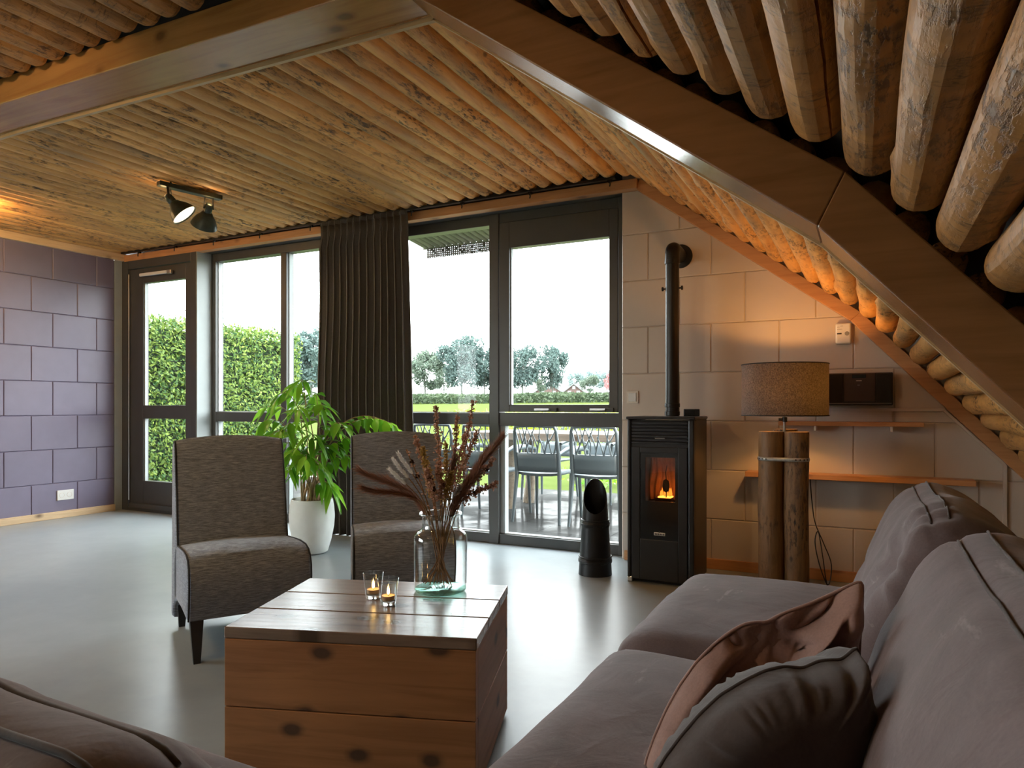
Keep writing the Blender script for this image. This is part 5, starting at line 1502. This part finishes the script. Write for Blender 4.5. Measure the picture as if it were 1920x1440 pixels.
# two brick houses
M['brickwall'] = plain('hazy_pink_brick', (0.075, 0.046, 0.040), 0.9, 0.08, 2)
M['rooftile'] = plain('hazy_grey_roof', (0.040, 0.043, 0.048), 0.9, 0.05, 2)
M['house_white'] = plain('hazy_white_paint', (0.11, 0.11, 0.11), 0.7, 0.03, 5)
def house(u, vt, wpx, lab):
    d = 190; p = at(u, 745, d); zb = terr(p.y); top = CH + (CY - vt) * d / FPX; w = wpx * d / FPX; dep = 6
    t = thing('house', lab, 'house', (p.x, p.y, zb), YAW - 0.15, 'brick houses across the field')
    H = top - zb; e = H * 0.38
    g = [(-w / 2, 0, 0), (w / 2, 0, 0), (w / 2, 0, e), (0, 0, H), (-w / 2, 0, e)]
    obj('walls', MB().prism([Vector(q) for q in g], (0, dep, 0)), M['brickwall'], t, world=False)
    for s in (-1, 1):
        obj('roof', MB().prism([Vector((0, -0.4, H + 0.15)), Vector((s * (w / 2 + 0.4), -0.4, e - 0.15)), Vector((s * (w / 2 + 0.4), -0.4, e - 0.45)), Vector((0, -0.4, H - 0.15))], (0, dep + 0.8, 0)), M['rooftile'], t, world=False)
        obj('bargeboard', MB().prism([Vector((0, -0.55, H + 0.1)), Vector((s * (w / 2 + 0.45), -0.55, e - 0.2)), Vector((s * (w / 2 + 0.45), -0.55, e - 0.55)), Vector((0, -0.55, H - 0.25))], (0, 0.14, 0)), M['house_white'], t, world=False)
        wn_ = obj('window', MB().box(s * w * 0.22 - 0.5, s * w * 0.22 + 0.5, -0.08, 0.05, 0.6, 1.6), M['house_white'], t, world=False)
        obj('pane', MB().box(s * w * 0.22 - 0.4, s * w * 0.22 + 0.4, -0.10, -0.06, 0.7, 1.5), M['grey_plastic'], wn_, world=False)
    wn_ = obj('window', MB().box(-0.45, 0.45, -0.08, 0.05, H * 0.55, H * 0.55 + 1.0), M['house_white'], t, world=False)
    obj('pane', MB().box(-0.36, 0.36, -0.10, -0.06, H * 0.55 + 0.1, H * 0.55 + 0.9), M['grey_plastic'], wn_, world=False)
house(1028, 716, 48, 'left one of the two distant brick houses, partly behind a tree')
house(1076, 719, 38, 'right one of the two distant brick houses, with white gable boards')

# terrace canopy with pole ends and perforated fascia
cy1 = 5.5
cn = thing('terrace_canopy', 'small timber canopy with a perforated fascia outside the top of the window', 'canopy', (-2.0, 4.6, 2.6))
cx0, cx1 = -3.72, -1.2
obj('roof_board', MB().prism([Vector((cx0, 4.60, 2.62)), Vector((cx0, cy1, 2.525)), Vector((cx0, cy1, 2.555)), Vector((cx0, 4.60, 2.66))], (cx1 - cx0, 0, 0)), M['dark_board'], cn)
M['mossy'] = log_mat('mossy_canopy_pole', (0.13, 0.15, 0.075), (0.08, 0.10, 0.045), (0.03, 0.035, 0.02), 0.5)
k = 0; x = cx0 + 0.03
while x < cx1:
    obj('pole', MB().tube([(x, 4.60, 2.592), (x, cy1 + 0.01, 2.495)], 0.030, 10), M['mossy'], cn, smooth=60); x += 0.064
# fascia: strip with rows of cut-out holes, built as a lattice
fa = MB(); rfz = random.Random(31); zf0, zf1 = 2.385, 2.475
nx, nz = 120, 5
for i in range(nx):
    for j in range(nz):
        xa = cx0 + 0.02 + (cx1 - cx0 - 0.02) * i / nx; xb = xa + (cx1 - cx0 - 0.02) / nx; za = zf0 + (zf1 - zf0) * j / nz; zb = za + (zf1 - zf0) / nz
        edge = j in (0,) and False
        hx_, hz_2 = (xb - xa) * rfz.uniform(0.25, 0.55), (zb - za) * rfz.uniform(0.25, 0.55)
        cx_, cz_ = (xa + xb) / 2 + rfz.uniform(-.001, .001), (za + zb) / 2
        o4 = [Vector((xa, cy1 + 0.03, za)), Vector((xb, cy1 + 0.03, za)), Vector((xb, cy1 + 0.03, zb)), Vector((xa, cy1 + 0.03, zb))]
        i8 = [Vector((cx_ + hx_ / 2 * cos(t * pi / 4 + pi / 8), cy1 + 0.03, cz_ + hz_2 / 2 * sin(t * pi / 4 + pi / 8))) for t in range(8)]
        if rfz.random() < 0.12: fa.poly(o4); continue
        b = len(fa.v); fa.v += [tuple(p) for p in o4] + [tuple(p) for p in i8]
        for q in ((1, 2, 5, 4), (2, 3, 7, 6), (3, 0, 9, 8), (0, 1, 11, 10)): fa.f.append(tuple(b + z for z in q))
        for q in ((2, 6, 5), (3, 8, 7), (0, 10, 9), (1, 4, 11)): fa.f.append(tuple(b + z for z in q))
M['fascia'] = plain('weathered_pierced_fascia', (0.09, 0.075, 0.06), 0.8, 0.2, 30)
fo = obj('fascia', fa, M['fascia'], cn); sm = fo.modifiers.new('solid', 'SOLIDIFY'); sm.thickness = 0.006
obj('fascia_rail', MB().box(cx0 - 0.02, cx1, cy1 + 0.02, cy1 + 0.04, 2.472, 2.485), M['fascia'], cn)

# garden table
gt = thing('garden_table', 'long weathered plank table on the terrace behind the garden chairs', 'table', (-2.4, 6.5, -0.03))
M['grey_plank'] = plank_mat('weathered_grey_plank', (0.26, 0.20, 0.16), (0.17, 0.13, 0.10), 0, True, 0.45, 0.7)
for i in range(4):
    obj('top_plank', MB().box(-3.65, -1.1, 6.08 + 0.215 * i, 6.08 + 0.215 * i + 0.208, 0.665, 0.735), M['grey_plank'], gt, bevel=0.004)
M['trunk'] = log_mat('gnarled_table_leg', (0.30, 0.23, 0.16), (0.2, 0.14, 0.09), (0.05, 0.035, 0.025), 0.7)
for x, y in ((-3.19, 6.27), (-3.20, 6.73), (-1.55, 6.27), (-1.55, 6.73)):
    obj('leg', MB().tube([(x - 0.01, y, -0.03), (x + 0.012, y, 0.2), (x - 0.008, y + 0.01, 0.42), (x, y, 0.67)], [0.062, 0.052, 0.050, 0.058], 14), M['trunk'], gt, smooth=60)

# garden chairs with a branching backrest
M['chair_plastic'] = plain('blue_grey_plastic', (0.085, 0.105, 0.115), 0.35, 0.04, 10)
def garden_chair():
    t = thing('garden_chair', 'x', 'garden chair')
    for sx in (-1, 1):
        obj('leg', MB().tube([(sx * 0.225, -0.05, 0), (sx * 0.205, 0.0, 0.42), (sx * 0.205, 0.0, 0.46)], [0.012, 0.019, 0.019], 10), M['chair_plastic'], t, smooth=60, world=False)
        obj('leg', MB().tube([(sx * 0.225, 0.47, 0), (sx * 0.215, 0.44, 0.43), (sx * 0.225, 0.43, 0.62)], [0.012, 0.018, 0.015], 10), M['chair_plastic'], t, smooth=60, world=False)
        obj('armrest', MB().tube([(sx * 0.205, -0.02, 0.60), (sx * 0.235, 0.10, 0.645), (sx * 0.24, 0.28, 0.650), (sx * 0.230, 0.44, 0.62)], [0.015, 0.020, 0.022, 0.016], 10), M['chair_plastic'], t, smooth=60, world=False)
    obj('seat', MB().rbox(0.43, 0.47, 0.035, 0.016, 4, lambda p: Vector((p.x, p.y + 0.225, p.z + 0.435 - 0.015 * (1 - (p.x / 0.215) ** 2)))), M['chair_plastic'], t, smooth=179, world=False, merge=True)
    def bp(x, z):
        return Vector((x, 0.0 - 0.035 * (1 - (x / 0.21) ** 2) - (z - 0.44) * 0.16, z))
    bk = MB(); rows = [[bp(-0.20 + 0.40 * i / 12, z) for i in range(13)] for z in (0.45, 0.50, 0.56, 0.615)]; bk.quad_grid(rows)
    b = obj('backrest', bk, M['chair_plastic'], t, smooth=179, world=False); sm = b.modifiers.new('solid', 'SOLIDIFY'); sm.thickness = 0.014; sm.offset = 0
    fr = MB()
    for sx in (-1, 1): fr.tube([bp(sx * 0.205, 0.43), bp(sx * 0.207, 0.62), bp(sx * 0.20, 0.80), bp(sx * 0.185, 0.845)], [0.018, 0.017, 0.015, 0.013], 10)
    fr.tube([bp(-0.19 + 0.38 * i / 10, 0.845 + 0.008 * sin(pi * i / 10)) for i in range(11)], 0.013, 10)
    obj('back_frame', fr, M['chair_plastic'], t, smooth=60, world=False)
    br = MB()
    for x0, x1, z0, z1 in ((-0.16, -0.185, 0.61, 0.80), (-0.16, -0.06, 0.61, 0.845), (-0.12, -0.16, 0.70, 0.845), (-0.07, -0.11, 0.61, 0.845), (-0.08, 0.01, 0.66, 0.845), (-0.03, -0.02, 0.61, 0.72), (-0.02, -0.07, 0.72, 0.845),
                           (0.02, 0.06, 0.61, 0.845), (0.03, -0.02, 0.65, 0.80), (0.09, 0.04, 0.61, 0.77), (0.09, 0.14, 0.61, 0.845), (0.11, 0.185, 0.69, 0.80), (0.15, 0.10, 0.61, 0.845), (0.17, 0.19, 0.61, 0.72)):
        br.tube([bp(x0, z0), bp((x0 + x1) / 2 + 0.006, (z0 + z1) / 2), bp(x1, z1)], [0.0085, 0.0065, 0.0055], 6)
    obj('branch_lattice', br, M['chair_plastic'], t, smooth=60, world=False)
    return t
gch = garden_chair()
spots = [(-2.58, 5.60, 0, 'blue-grey garden chair just right of the thick window post, back turned to the glass'),
         (-2.035, 5.58, 0.02, 'blue-grey garden chair behind the scuttle, back turned to the glass'),
         (-3.12, 5.62, -0.03, 'blue-grey garden chair just left of the thick window post, back turned to the glass'),
         (-3.66, 5.62, 0.03, 'blue-grey garden chair behind the dried flowers, back turned to the glass'),
         (-2.60, 7.38, pi + 0.03, 'garden chair across the table, seen through the chair right of the post'),
         (-2.02, 7.36, pi, 'garden chair across the table, seen through the chair behind the scuttle'),
         (-3.15, 7.38, pi - 0.02, 'garden chair across the table, left of the thick window post')]
for i, (x, y, r, lab) in enumerate(spots):
    o = gch if i == 0 else dup(gch, (0, 0, 0))
    o.location = (x, y, -0.03); o.rotation_euler = (0, 0, r); o['label'] = lab; o['group'] = 'garden chairs around the terrace table'
# ------------------------------------------------------------------ lamps' own light
ld = bpy.data.lights.new('lamp_bulb_light', 'POINT'); ld.energy = 6.0; ld.color = (1.0, 0.46, 0.12); ld.shadow_soft_size = 0.03
lo = bpy.data.objects.new('lamp_bulb_light', ld); COL.objects.link(lo); lo.location = (LX, LY, 1.10)
ld = bpy.data.lights.new('stove_fire_light', 'POINT'); ld.energy = 0.15; ld.color = (1.0, 0.35, 0.08); ld.shadow_soft_size = 0.03
lo = bpy.data.objects.new('stove_fire_light', ld); COL.objects.link(lo); lo.location = (-1.03, 3.93, 0.56)

# unseen twin spotlights, added for brightness on beam, table and ceiling
spot((-2.75, 0.10, 2.424), (-2.35, 0.20, 2.424), ((0.16, Vector((-0.5, 0.75, -0.40))), (0.80, Vector((0.45, 0.62, -0.85)))), 'unseen twin metal ceiling spotlight added on the near side of the beam', 18, 110)
spot((-5.6, 2.3, 2.424), (-5.52, 2.7, 2.424), ((0.16, Vector((0.3, 0.5, -0.7))), (0.80, Vector((0.4, -0.4, -0.7)))), 'unseen twin metal ceiling spotlight added next to the purple wall', 7, 110, 10)
